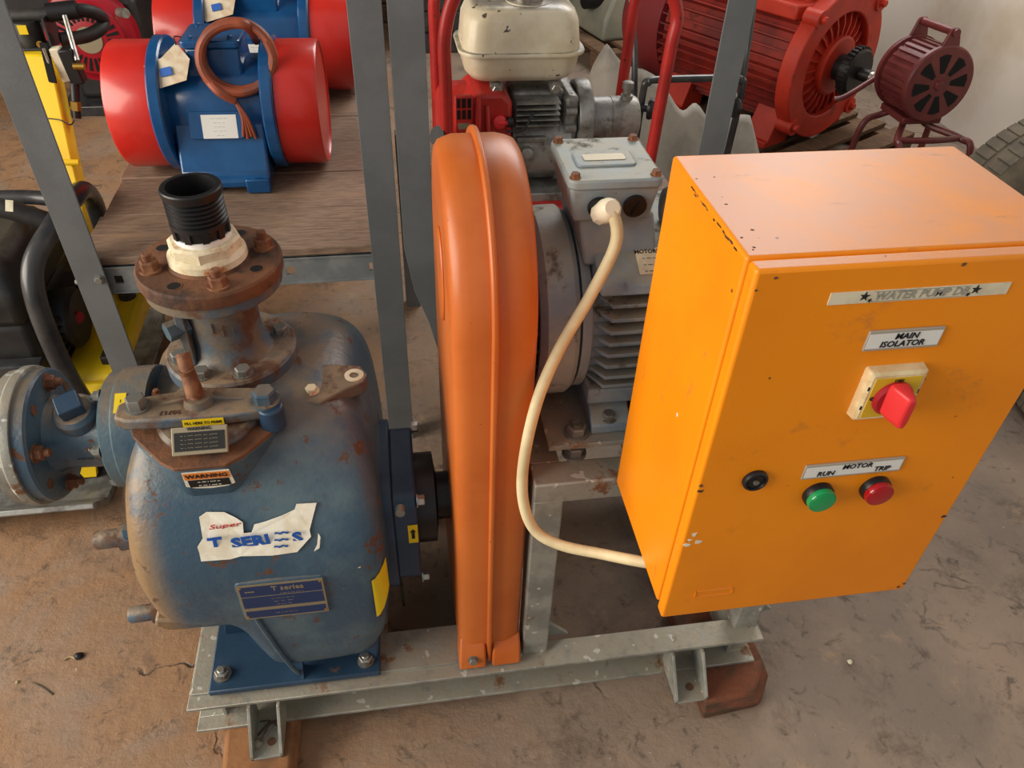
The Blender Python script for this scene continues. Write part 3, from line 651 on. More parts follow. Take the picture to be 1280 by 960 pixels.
# ================================================================ belt guard
def guard():
    t = thing('belt_guard', 'tall orange fibreglass belt guard with rounded top and centre seam', 'belt guard', (0.117, 1.0, 0.146))
    zc, R_, y0, y1 = 0.925, 0.196, 0.804, 1.196
    def outline(k):                                     # k shrinks the outline evenly
        r = R_ - k
        pts = [(y0 + k, 0.146), (y0 + k, 0.30), (y0 + k, 0.5), (y0 + k, 0.7)]
        for j in range(33):
            a = PI - PI * j / 32; pts.append(((y0 + y1) / 2 + r * math.cos(a), zc + r * math.sin(a)))
        pts += [(y1 - k, 0.7), (y1 - k, 0.5), (y1 - k, 0.30), (y1 - k, 0.146)]
        return pts
    def half(x0, x1, s_):
        secs = [(x0, 0.0), (x0 + s_ * 0.03, 0.0), (x1 - s_ * 0.016, 0.003), (x1 - s_ * 0.006, 0.007), (x1 - s_ * 0.001, 0.015), (x1, 0.024)]
        m = B(); rings = [[V(x, y, z) for y, z in outline(k)] for x, k in secs]
        m.loft(rings)
        return m
    l = half(0.116, 0.060, -1).build('guard_shell', 'guard_orange', t, smooth=50)
    r = half(0.118, 0.178, 1).build('guard_shell', 'guard_orange', t, smooth=50)
    o1 = outline(-0.011); o2 = outline(0.02)
    m = B(); rings = []
    n = len(o1)
    for x in (0.1125, 0.1215):
        rings.append([V(x, y, z) for y, z in o1])
    m.loft(rings).build('seam_flange', 'guard_orange', t, bevel=0.003)
    # moulded channels beside the seam and the feet
    for x0, x1 in ((0.060, 0.110), (0.124, 0.178)):
        f = B().loft([[V(x0 + 0.002, 0.812, 0.21), V(x1, 0.812, 0.21), V(x1, 0.84, 0.21), V(x0 + 0.002, 0.84, 0.21)],
                      [V(x0 - 0.001, 0.792, 0.185), V(x1, 0.792, 0.185), V(x1, 0.84, 0.185), V(x0 - 0.001, 0.84, 0.185)],
                      [V(x0 - 0.003, 0.782, 0.146), V(x1, 0.782, 0.146), V(x1, 0.84, 0.146), V(x0 - 0.003, 0.84, 0.146)]])
        f.build('guard_foot', 'guard_orange', t, bevel=0.004)
    hexbolt(t, (0.084, 0.789, 0.170), V(0, -1, 0.3), 0.008, 'old_bolt', 'foot_screw', h=0.008)
    B().prism([(0.055 * math.cos(2 * PI * k / 28), 0.075 * math.sin(2 * PI * k / 28)) for k in range(28)], (0.0615, 0.98, 0.93), Y, Z, V(-0.005, 0, 0)).build('side_boss', 'guard_orange', t, bevel=0.003)
    return t
guard()

# ================================================================ electric motor of the set
def small_motor():
    t = thing('electric_motor', 'weathered grey-blue finned electric motor with terminal box behind orange control box', 'motor', (0.40, 1.02, 0.686))
    c = V(0, 1.02, 0.845)
    B().lathe([(0.118, 0.245), (0.128, 0.250), (0.128, 0.60), (0.118, 0.604)], c, X, 48).build('stator_frame', 'motor_grey', t)
    B().lathe([(0.05, 0.196), (0.136, 0.196), (0.150, 0.206), (0.152, 0.222), (0.152, 0.246), (0.146, 0.254), (0.120, 0.258)], c, X, 48).build('fan_cowl', 'motor_grey', t)
    g = B()
    g.lathe([(0.0, 0.195), (0.138, 0.195), (0.138, 0.1965), (0.0, 0.1965)], c, X, 40)
    g = g.build('cowl_grille', 'motor_dark', t)
    for k in range(9):
        z = c.z - 0.12 + 0.03 * k; hw = math.sqrt(max(0.135 ** 2 - (z - c.z) ** 2, 0))
        B().lim(0.191, 0.196, c.y - hw, c.y + hw, z - 0.004, z + 0.004).build('grille_bar', 'motor_dark', g)
    B().ring(c + X * 0.259, X, 0.142, 0.118, 0.014, 40).build('end_ring', 'motor_grey', t)
    # fins, horizontal on both flanks
    for s_ in (-1, 1):
        for k in range(8):
            z = 0.775 + 0.0212 * k; dz = z - c.z
            inn = math.sqrt(0.124 ** 2 - dz ** 2); outy = 0.150 - 0.25 * max(0, abs(dz) - 0.05)
            ya, yb = (c.y - outy, c.y - inn) if s_ < 0 else (c.y + inn, c.y + outy)
            B().prism([(0.276, ya if s_ > 0 else yb), (0.298, yb if s_ > 0 else ya), (0.585, yb if s_ > 0 else ya), (0.60, ya if s_ > 0 else yb)], (0, 0, z - 0.003), X, Y, V(0, 0, 0.006)).build('fin', 'motor_grey', t, bevel=0.001)
    # shoulders at the top with the name plate, pad below terminal box
    B().loft([[V(0.276, 0.872, 0.945), V(0.60, 0.872, 0.945), V(0.60, 1.168, 0.945), V(0.276, 1.168, 0.945)],
              [V(0.276, 0.880, 0.960), V(0.60, 0.880, 0.960), V(0.60, 1.16, 0.960), V(0.276, 1.16, 0.960)],
              [V(0.276, 0.935, 0.985), V(0.60, 0.935, 0.985), V(0.60, 1.10, 0.985), V(0.276, 1.10, 0.985)]]).build('top_shoulder', 'motor_grey', t, bevel=0.004)
    B().loft([[V(0.262, 0.925, 0.965), V(0.372, 0.925, 0.965), V(0.372, 1.09, 0.965), V(0.262, 1.09, 0.965)],
              [V(0.252, 0.945, 1.035), V(0.362, 0.945, 1.035), V(0.362, 1.06, 1.035), V(0.252, 1.06, 1.035)]]).build('terminal_pad', 'motor_grey', t, bevel=0.005)
    tb = B().loft([[V(0.243, 0.936, 1.03), V(0.352, 0.936, 1.03), V(0.352, 1.055, 1.03), V(0.243, 1.055, 1.03)],
                   [V(0.233, 0.928, 1.084), V(0.359, 0.928, 1.084), V(0.359, 1.062, 1.084), V(0.233, 1.062, 1.084)]]).build('terminal_box', 'motor_grey', t, bevel=0.005)
    lid = B().prism(rrect(0.132, 0.142, 0.012), (0.296, 0.995, 1.083), X, Y, V(0, 0, 0.014)).build('terminal_lid', 'motor_grey', t, bevel=0.003)
    B().prism(rrect(0.085, 0.05, 0.008), (0.292, 0.99, 1.096), X, Y, V(0, 0, 0.004)).build('lid_pad', 'motor_grey', lid, bevel=0.002)
    B().prism(rrect(0.06, 0.02, 0.004), (0.292, 0.99, 1.099), X, Y, V(0, 0, 0.002)).build('lid_badge', 'plate_metal', lid)
    for x in (0.240, 0.352):
        for y in (0.936, 1.054): hexbolt(t, (x, y, 1.096), Z, 0.0065, 'rust_bolt', 'lid_screw', h=0.007)
    for x, r in ((0.275, 0.0155), (0.326, 0.0165)):
        B().cyl((x, 0.936, 1.056), (x, 0.926, 1.055), r, n=24).build('entry_plug', 'black_plastic', t)
    B().box((0.326, 0.9255, 1.055), (0.003, 0.001, 0.024), Matrix.Rotation(0.4, 3, 'Y')).build('plug_slot', 'black_inside', t)
    # feet, lifting eye and name plate
    for x in (0.285, 0.53):
        B().prism([(0.862, 0.686), (1.178, 0.686), (1.178, 0.704), (1.12, 0.74), (0.92, 0.74), (0.862, 0.704)], (x, 0, 0), Y, Z, V(0.065, 0, 0)).build('foot', 'motor_grey', t, bevel=0.003)
        hexbolt(t, (x + 0.03, 0.876, 0.706), Z, 0.011, 'old_bolt', 'foot_bolt', h=0.01)
    B().lim(0.278, 0.60, 0.88, 1.16, 0.735, 0.765).build('base_ledge', 'motor_grey', t, bevel=0.004)
    ring = [V(0.402, 1.0 + 0.022 * math.cos(2 * PI * k / 16), 1.012 + 0.026 * math.sin(2 * PI * k / 16)) for k in range(16)]
    B().tube(ring, 0.0065, 10, True, sm=0).build('lifting_eye', 'old_bolt', t)
    u, v = X, V(0, 0.86, 0.5)
    nt_ = plate((0.358, 0.913, 0.9755), u, V(0, 0.9, 0.42), 0.044, 0.044, 0.001).build('motor_plate', 'label_cream', t)
    text('MOTORS', 0.009, 'ink', nt_, (0.353, 0.927, 0.983), u, V(0, 0.9, 0.42), bold=0.0002)
    for k in range(3): text('-- --- --', 0.007, 'ink', nt_, (0.354, 0.917 - 0.010 * k, 0.9785 - 0.0045 * k), u, V(0, 0.9, 0.42), 'print_line')
    return t
small_motor()

# ================================================================ control box
def control_box():
    bx0, bx1, by0, by1, bz0, bz1 = 0.316, 0.668, 0.5735, 0.798, 0.640, 1.187
    dx0, dx1, dy = 0.3145, 0.6705, 0.5477
    t = thing('control_box', 'orange steel control box with isolator switch and indicator lamps', 'control box', ((bx0 + bx1) / 2, (by0 + by1) / 2, bz0))
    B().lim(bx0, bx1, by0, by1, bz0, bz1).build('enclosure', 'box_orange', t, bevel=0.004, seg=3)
    B().lim(bx0 + 0.012, bx1 - 0.012, dy + 0.016, by0 + 0.002, bz0 + 0.012, bz1 - 0.012).build('door_gasket', 'black_plastic', t)
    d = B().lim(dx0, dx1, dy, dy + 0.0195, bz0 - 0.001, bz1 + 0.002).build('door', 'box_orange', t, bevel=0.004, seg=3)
    def D(px, py): return P(px, py, dy)
    n_ = -Y
    def ang(a, b): return (b - a).normalized()
    # strip: WATER PUMP DB
    a, b = D(1037, 371), D(1259, 362); cc = (a + b) / 2; W_ = (b - a).length
    st = plate(V(cc.x, dy - 0.0004, cc.z), X, Z, W_, 0.0135, 0.001).build('title_strip', 'label_cream', d)
    text('WATER PUMP DB', 0.0125, 'ink_grey', st, (cc.x + 0.001, dy - 0.0014, cc.z), X, Z, shear=0.15, sx=1.0, bold=0.0002)
    for dz in (-0.0056, 0.0056): plate(V(cc.x + 0.001, dy - 0.0012, cc.z + dz), X, Z, W_ * 0.54, 0.0005, 0.0004).build('rule_line', 'ink_grey', st)
    def star(c, r, rot):
        B().prism([((r if k % 2 == 0 else r * 0.4) * math.sin(rot + PI * k / 5), (r if k % 2 == 0 else r * 0.4) * math.cos(rot + PI * k / 5)) for k in range(10)], c, X, Z, V(0, -0.0006, 0)).build('star_mark', 'ink', st)
    for s_ in (-1, 1):
        star(V(cc.x + s_ * W_ * 0.31, dy - 0.001, cc.z + 0.001), 0.0055, 0.1); star(V(cc.x + s_ * W_ * 0.275, dy - 0.001, cc.z - 0.004), 0.0026, 0.5)
    # holder: MAIN ISOLATOR
    def holder(name, px0, px1, h_, lines):
        a, b = D(*px0), D(*px1); cc = (a + b) / 2; W_ = abs(b.x - a.x)
        h = plate(V(cc.x, dy - 0.001, cc.z), X, Z, W_, h_, 0.003).build(name, 'label_frame', d, bevel=0.0006)
        plate(V(cc.x, dy - 0.003, cc.z), X, Z, W_ * 0.97, h_ * 0.74, 0.0006).build('label_insert', 'label_white', h)
        for s_, du, dv, sz in lines:
            text(s_, sz, 'ink', h, (cc.x + du, dy - 0.0038, cc.z + dv), X, Z, shear=0.12, bold=0.0001)
    holder('isolator_label', (1081, 426), (1175, 418), 0.0245, (('MAIN', 0.001, 0.0046, 0.0102), ('ISOLATOR', -0.001, -0.0046, 0.0102)))
    holder('motor_label', (1004, 588), (1126, 579), 0.0225, (('MOTOR', 0.003, 0.0045, 0.0102), ('RUN', -0.034, -0.0036, 0.0102), ('TRIP', 0.036, -0.0036, 0.0102)))
    # isolator switch
    sc = D(1106, 486); sc = V(sc.x, dy, sc.z)
    sw = B().loft([[sc + X * a + Z * b for a, b in rrect(0.066, 0.067, 0.003)], [sc - Y * 0.010 + X * a + Z * b for a, b in rrect(0.064, 0.065, 0.003)], [sc - Y * 0.013 + X * a + Z * b for a, b in rrect(0.058, 0.059, 0.003)]]).build('isolator_plate', 'switch_cream', t)
    plate(sc - Y * 0.0132, X, Z, 0.052, 0.053, 0.0008).build('yellow_face', 'switch_yellow', sw)
    text('I ON', 0.0045, 'ink', sw, sc - Y * 0.0142 + Z * 0.023, X, Z)
    text('O', 0.006, 'ink', sw, sc - Y * 0.0142 - X * 0.0225, X, Z, bold=0.0003)
    for q in (-0.013, 0.013):
        plate(sc - Y * 0.0125 - X * 0.0295 + Z * q, X, Z, 0.002, 0.005, 0.0008).build('screw_slot', 'ink', sw); plate(sc - Y * 0.0125 + X * 0.0285 + Z * q * 0.4, X, Z, 0.0015, 0.006, 0.0008).build('screw_slot', 'ink', sw)
    B().lathe([(0.0215, 0.012), (0.0215, 0.017), (0.019, 0.0195), (0.012, 0.0195)], sc, -Y, 36).build('switch_disc', 'switch_dark', sw)
    hp = [(-0.010, 0.022), (-0.004, 0.024), (0.006, 0.023), (0.0105, 0.017), (0.0105, -0.014), (0.006, -0.0215), (-0.004, -0.0215), (-0.0105, -0.014), (-0.0115, 0.012)]
    B().loft([[sc - Y * 0.018 + X * a * 1.15 + Z * b for a, b in hp], [sc - Y * 0.026 + X * a * 1.0 + Z * b for a, b in hp], [sc - Y * 0.040 + X * (a * 0.55 + 0.001) + Z * b * 0.92 for a, b in hp], [sc - Y * 0.043 + X * (a * 0.38 + 0.001) + Z * b * 0.84 for a, b in hp]]).build('switch_handle', 'switch_red', sw, bevel=0.0015)
    # lamps
    for px, py, m, nm in ((1020, 619, 'lamp_green', 'green_lamp'), (1091, 611, 'lamp_red', 'red_lamp')):
        c = D(px, py); c.y = dy; c.z += 0.004
        bz = B().lathe([(0.0186, 0), (0.0186, 0.006), (0.0176, 0.0085), (0.0150, 0.0085)], c, -Y, 36).build(nm, 'black_plastic', t)
        B().lathe([(0.0170, 0.008), (0.0172, 0.0135), (0.0164, 0.0152), (0.0144, 0.0152)], c, -Y, 32).build('lens_rim', m, bz)
        B().lathe([(0.0148, 0.0148), (0.0146, 0.0160), (0.007, 0.0170), (0.0, 0.0172)], c, -Y, 32).build('lens', m, bz)
    # lock
    c = D(943, 599); c.y = dy
    lk = B().lathe([(0.0150, 0), (0.0150, 0.004), (0.0135, 0.006), (0.0115, 0.006), (0.0105, 0.003)], c, -Y, 30).build('quarter_turn_lock', 'black_plastic', t)
    B().cyl(c - Y * 0.002, c - Y * 0.0045, 0.0095, n=24).build('lock_core', 'grease', lk); B().cyl(c - Y * 0.004, c - Y * 0.0065, 0.0035, n=10).build('lock_pin', 'old_bolt', lk)
    # embossed rectangle at the bottom
    a, b = D(868, 746), D(916, 735); cc = (a + b) / 2; W_ = b.x - a.x
    e = B()
    for dx, dz, ww, hh in ((0, 0.0062, W_, 0.0016), (0, -0.0062, W_, 0.0016), (-W_ / 2, 0, 0.0016, 0.014), (W_ / 2, 0, 0.0016, 0.014)):
        e.box((cc.x + dx, dy - 0.0003, cc.z + dz), (ww, 0.0014, hh))
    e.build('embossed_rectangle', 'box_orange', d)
    # chipped paint along the edges
    rnd = random.Random(3)
    def chip(c, u, v, r, m):
        k = rnd.randint(5, 8); pts = [(r * rnd.uniform(0.4, 1.2) * math.cos(2 * PI * j / k), r * rnd.uniform(0.3, 0.9) * math.sin(2 * PI * j / k)) for j in range(k)]
        u = Vector(u); v = Vector(v); B().prism(pts, c, u, v, u.cross(v) * 0.0004).build('paint_chip', m, t, smooth=0)
    for k in range(22): chip(V(bx0 - 0.0001, rnd.uniform(by0 + 0.008, by1 - 0.06), bz1 - 0.0045 - abs(rnd.gauss(0, 0.0015))), -Y * 1.6, Z * 0.6, rnd.uniform(0.001, 0.004), rnd.choice(('grease', 'rust', 'rust')))
    for k in range(8): chip(V(rnd.uniform(bx0 + 0.004, bx0 + 0.03), rnd.uniform(by0 + 0.004, by1 - 0.05), bz1 - 0.00005), X, Y, rnd.uniform(0.001, 0.0025), 'rust')
    for x, z in ((0.335, 1.180), (0.3185, 1.168), (0.52, 1.183), (0.60, 1.178), (0.319, 0.905), (0.320, 0.895), (0.664, 0.80), (0.660, 0.648), (0.666, 0.655)): chip(V(x, dy - 0.0001, z), X, Z, rnd.uniform(0.002, 0.005), 'rust')
    for px, py in ((868, 668), (862, 675), (872, 677), (858, 681)):
        p = D(px, py); chip(V(p.x, dy - 0.0001, p.z), X, Z, rnd.uniform(0.003, 0.006), 'sticker_white')
    chip(V(bx0 - 0.0001, 0.64, 0.93), -Y, Z, 0.004, 'label_cream')
    return t
control_box()

# ================================================================ power cable
def cable():
    t = thing('power_cable', 'cream power cable looping from motor terminal box to control box', 'cable', (0.28, 0.92, 1.05))
    pts = [V(0.277, 0.918, 1.052), P(762, 262, 0.895), P(771, 285, 0.88), P(766, 315, 0.87), P(735, 375, 0.85), P(700, 435, 0.82), P(672, 500, 0.79), P(655, 575, 0.765), P(654, 625, 0.755), P(668, 662, 0.74), P(700, 681, 0.72), P(750, 692, 0.69), V(0.327, 0.640, 0.636), V(0.36, 0.63, 0.645)]
    B().tube(pts, 0.0085, 14).build('cable_sheath', 'cable_cream', t)
    d = (pts[1] - pts[0]).normalized()
    g = B().cyl(pts[0] - d * 0.004, pts[0] + d * 0.016, 0.0155, n=10)
    g.lathe([(0.0165, 0.014), (0.0170, 0.024), (0.0150, 0.034), (0.0105, 0.040)], pts[0], d, 12)
    g.build('cable_gland', 'gland', t)
    B().cyl(pts[0] - d * 0.012, pts[0], 0.011, n=14).build('gland_thread', 'black_plastic', t)
cable()

# ================================================================ shelving behind the pump set
SZ = 0.600                                            # height of the shelf boards
def angle_post(parent, name, pts, wx, wy, th=0.005, m='post_grey'):
    """angle iron standing along pts (x, y, z of its outer front corner): front leaf wx wide, side leaf wy deep"""
    rings = []
    for x, y, z in pts:
        s_ = 1 if wx > 0 else -1
        rings.append([V(x, y, z), V(x + wx, y, z), V(x + wx, y + th, z), V(x + s_ * th, y + th, z), V(x + s_ * th, y + wy, z), V(x, y + wy, z)])
    return B().loft(rings).build(name, m, parent, bevel=0.001)
def slotted_rail(parent, x0, x1, y, z0, z1, th=0.005):
    r = B()
    h = z1 - z0; ns = int((x1 - x0) / 0.16); sl = 0.020
    xs = [x0]
    for k in range(ns):
        c = x0 + 0.06 + (x1 - x0 - 0.12) * (k / max(ns - 1, 1)); xs += [c - sl / 2, c + sl / 2]
    xs.append(x1)
    zm0, zm1 = z0 + h * 0.36, z0 + h * 0.66
    r.lim(x0, x1, y, y + th, z0, zm0); r.lim(x0, x1, y, y + th, zm1, z1)
    for k in range(0, len(xs), 2): r.lim(xs[k], xs[k + 1], y, y + th, zm0, zm1)
    r.lim(x0, x1, y - 0.003, y + 0.03, z1 - 0.004, z1); r.lim(x0, x1, y - 0.003, y + 0.03, z0, z0 + 0.004)
    return r.build('slotted_rail', 'rail_grey', parent)
def shelf_a():
    t = thing('shelving_unit', 'grey steel shelving unit with timber boards carrying two vibrator motors', 'shelf', (-0.36, 2.2, 0))
    angle_post(t, 'upright', [(-0.722, 1.590, 0.0), (-0.722, 1.590, 1.9)], 0.064, 0.05)
    angle_post(t, 'upright', [(0.002, 1.590, 0.0), (0.002, 1.590, 1.9)], -0.066, 0.05)
    angle_post(t, 'upright', [(-0.722, 2.95, 0.0), (-0.722, 2.95, 1.9)], 0.06, 0.04)
    angle_post(t, 'upright', [(0.002, 2.95, 0.0), (0.002, 2.95, 1.9)], -0.06, 0.04)
    slotted_rail(t, -0.70, -0.003, 1.610, SZ - 0.072, SZ - 0.002)
    slotted_rail(t, -0.70, -0.003, 2.93, SZ - 0.072, SZ - 0.002)
    for x in (-0.70, -0.012): B().lim(x, x + 0.006, 1.615, 2.95, SZ - 0.060, SZ - 0.001).build('side_rail', 'rail_grey', t)
    rnd = random.Random(5); y = 1.612
    while y < 2.93:
        wd = rnd.choice((0.19, 0.22, 0.205)); e = min(y + wd, 2.945)
        B().lim(-0.715 + rnd.uniform(0, 0.008), -0.004, y + 0.0015, e - 0.0015, SZ - 0.001, SZ + 0.020 - rnd.uniform(0, 0.003)).build('board', 'shelf_wood', t, bevel=0.003)
        y = e
    for z in (SZ - 0.03,): hexbolt(t, (-0.672, 1.590, z + 0.01), -Y, 0.009, 'old_bolt', 'frame_bolt', h=0.008)
    p = P(98, 365, 1.588); B().lathe([(0.007, -0.012), (0.007, 0.004), (0.004, 0.007)], (-0.722, 1.60, SZ - 0.03), -X, 10).build('frame_bolt', 'steel', t)
    return t
shelf_a()
def shelf_b():
    t = thing('shelving_unit', 'grey steel shelving unit with a bent leg holding the engine drive', 'shelf', (0.39, 1.9, 0))
    angle_post(t, 'upright', [(0.150, 1.592, 0.0), (0.062, 1.592, 0.40), (0.030, 1.592, 0.50), (0.012, 1.592, 0.62), (0.010, 1.592, 1.9)], 0.070, 0.05)
    angle_post(t, 'upright', [(0.752, 1.592, 0.0), (0.752, 1.592, 1.9)], -0.060, 0.05)
    angle_post(t, 'upright', [(0.012, 2.25, 0.0), (0.012, 2.25, 0.62)], 0.05, 0.04)
    angle_post(t, 'upright', [(0.752, 2.25, 0.0), (0.752, 2.25, 0.62)], -0.05, 0.04)
    slotted_rail(t, 0.03, 0.745, 1.612, SZ - 0.072, SZ - 0.002)
    slotted_rail(t, 0.03, 0.745, 2.24, SZ - 0.072, SZ - 0.002)
    y = 1.615
    for k in range(3):
        B().lim(0.022, 0.745, y + 0.0015, y + 0.208, SZ - 0.001, SZ + 0.019).build('board', 'shelf_wood', t, bevel=0.003); y += 0.21
    B().lathe([(0.006, -0.012), (0.006, 0.004), (0.003, 0.006)], (0.752, 1.60, 0.955), X, 10).build('frame_bolt', 'steel', t)
    return t
shelf_b()

# ================================================================ vibrator motors on the shelf
def vibrator(loc, rz, label, coil, hl=0.165):
    t = thing('vibrator_motor', label, 'vibrator motor', loc, rz, 'vibrator motors on the shelf')
    R0 = ROOTM[t].inverted()
    def G(x, y, z): return R0 @ V(x, y, z)
    def D(x, y, z): return R0.to_3x3() @ V(x, y, z)
    zc = 0.168
    ax = D(1, 0, 0)
    for s_ in (-1, 1):
        a = D(s_, 0, 0)
        o = G(s_ * hl, 0, zc)
        B().lathe([(0.150, 0), (0.154, 0.002), (0.154, hl * 0.68), (0.150, hl * 0.72), (0.146, hl * 0.72), (0.144, hl * 0.69), (0.0, hl * 0.68)], o, a, 56).build('end_cover', 'vib_red', t)
        B().lathe([(0.10, -0.035), (0.160, -0.030), (0.164, -0.026), (0.164, -0.004), (0.158, 0.001), (0.10, 0.001)], o, a, 56).build('end_flange', 'vib_blue', t)
    B().lathe([(0.112, 0.02 - hl), (0.120, 0.04 - hl), (0.120, hl - 0.04), (0.112, hl - 0.02)], G(0, 0, zc), ax, 48).build('housing', 'vib_blue', t)
    # sloping saddle down to the feet
    for s_ in (-1, 1):
        ring = lambda x: [G(x, s_ * 0.085, zc + 0.085), G(x, s_ * 0.135, zc - 0.055), G(x, s_ * 0.160, 0.046), G(x, s_ * 0.178, 0.034), G(x, s_ * 0.178, 0.014), G(x, s_ * 0.05, 0.014), G(x, s_ * 0.02, zc)]
        B().loft([ring(0.037 - hl), ring(hl - 0.037)]).build('saddle', 'vib_blue', t, bevel=0.006)
        for x in (0.067 - hl, hl - 0.067):
            f = B().prism([(-0.03, -0.018), (0.03, -0.018), (0.03, 0.018), (-0.03, 0.018)], G(x, s_ * 0.163, 0.0), D(1, 0, 0), D(0, 1, 0), V(0, 0, 0.038)).build('foot', 'vib_blue', t, bevel=0.004)
            B().ring(G(x, s_ * 0.163, 0.037), Z, 0.016, 0.009, 0.002, 20).build('bolt_eye', 'vib_blue', f); B().cyl(G(x, s_ * 0.163, 0.0365), G(x, s_ * 0.163, 0.0385), 0.009, n=16).build('bolt_hole', 'black_inside', f)
    # terminal box
    tb = B().loft([[G(-0.062 + 0.0, -0.075, zc + 0.07), G(0.075, -0.075, zc + 0.07), G(0.075, 0.07, zc + 0.07), G(-0.062, 0.07, zc + 0.07)],
                   [G(-0.056, -0.070, zc + 0.160), G(0.070, -0.070, zc + 0.160), G(0.070, 0.064, zc + 0.160), G(-0.056, 0.064, zc + 0.160)]]).build('terminal_box', 'vib_blue', t, bevel=0.008)
    B().prism(rrect(0.142, 0.15, 0.014), G(0.007, -0.003, zc + 0.158), D(1, 0, 0), D(0, 1, 0), V(0, 0, 0.018)).build('terminal_lid', 'vib_blue', tb, bevel=0.004)
    for x in (-0.04, 0.054):
        for y in (-0.055, 0.05): hexbolt(tb, G(x, y, zc + 0.175), Z, 0.006, 'vib_blue', 'lid_screw')
    # name plate
    u = D(1, 0, 0); v = D(0, 0.33, 0.94)
    B().prism(rrect(0.13, 0.066, 0.006), G(-0.004, -0.1215, zc - 0.010), u, v, u.cross(v.normalized()) * 0.010).build('plate_pad', 'vib_blue', t, bevel=0.002)
    npl = plate(G(0.004, -0.132, zc - 0.010), u, v, 0.084, 0.056, 0.001).build('name_plate', 'label_white', t)
    n_ = u.cross(v.normalized())
    for k in range(5): text(('---- ----- ---', '--- --  --', '-- --- --', '---  --- --', '--- --')[k], 0.009, 'ink_grey', npl, G(0.004, -0.132, zc - 0.010) + n_ * 0.0008 + v.normalized() * (0.02 - 0.01 * k), u, v, 'print_line')
    # paper tag on a tie
    tg = B().add([G(-0.165, -0.095, zc + 0.118), G(-0.130, -0.128, zc + 0.080), G(-0.052, -0.120, zc + 0.100), G(-0.042, -0.085, zc + 0.138), G(-0.072, -0.060, zc + 0.168), G(-0.108, -0.082, zc + 0.140)], [(0, 1, 2, 5), (5, 2, 3, 4)])
    tg = tg.build('paper_tag', 'tag', t, smooth=0)
    so = tg.modifiers.new('solid', 'SOLIDIFY'); so.thickness = 0.001
    plate(G(-0.098, -0.1065, zc + 0.1155), D(1, 0.0, 0.22), D(-0.2, 0.62, 0.7), 0.028, 0.020, 0.002).build('tag_print', 'sticker_blue', tg)
    B().tube([G(-0.072, -0.064, zc + 0.164), G(-0.074, -0.055, zc + 0.180), G(-0.062, -0.04, zc + 0.175)], 0.0015, 6).build('tag_tie', 'ink', tg)
    if coil:
        pts = []
        for k in range(40):
            a = -0.6 + 2 * PI * k / 18.0; rr = 0.076 + 0.007 * math.sin(k * 0.7)
            pts.append(G(0.070 + rr * 1.02 * math.cos(a), -0.092 - 0.012 * math.sin(a * 0.5) + 0.02 * math.sin(a), zc + 0.142 + rr * 1.05 * math.sin(a)))
        pts = [G(0.105, 0.0, zc + 0.155), G(0.110, -0.05, zc + 0.185)] + pts[5:]
        B().tube(pts, 0.0115, 10, sm=3).build('coiled_cable', 'copper', t, label='coiled brown rubber cable')
        e0 = G(0.052, -0.125, zc + 0.052)
        B().tube([G(-0.008, -0.105, zc + 0.10), G(0.020, -0.130, zc + 0.075), e0], 0.011, 10).build('cable_tail', 'copper', t)
        for k in range(4):
            B().tube([e0, e0 + D(0.012 + 0.004 * k, -0.012, -0.04), e0 + D(0.014 + 0.010 * k - 0.008, -0.014, -0.085 - 0.006 * (k % 2))], 0.0042, 7).build('core_wire', 'copper', t)
    return t
vibrator((-0.418, 2.085, SZ + 0.020), -0.03, 'blue vibrator motor with red end covers and coiled brown cable', True, 0.146)
vibrator((-0.375, 2.64, SZ + 0.020), -0.05, 'blue vibrator motor with red end covers standing behind the coiled-cable one', False)

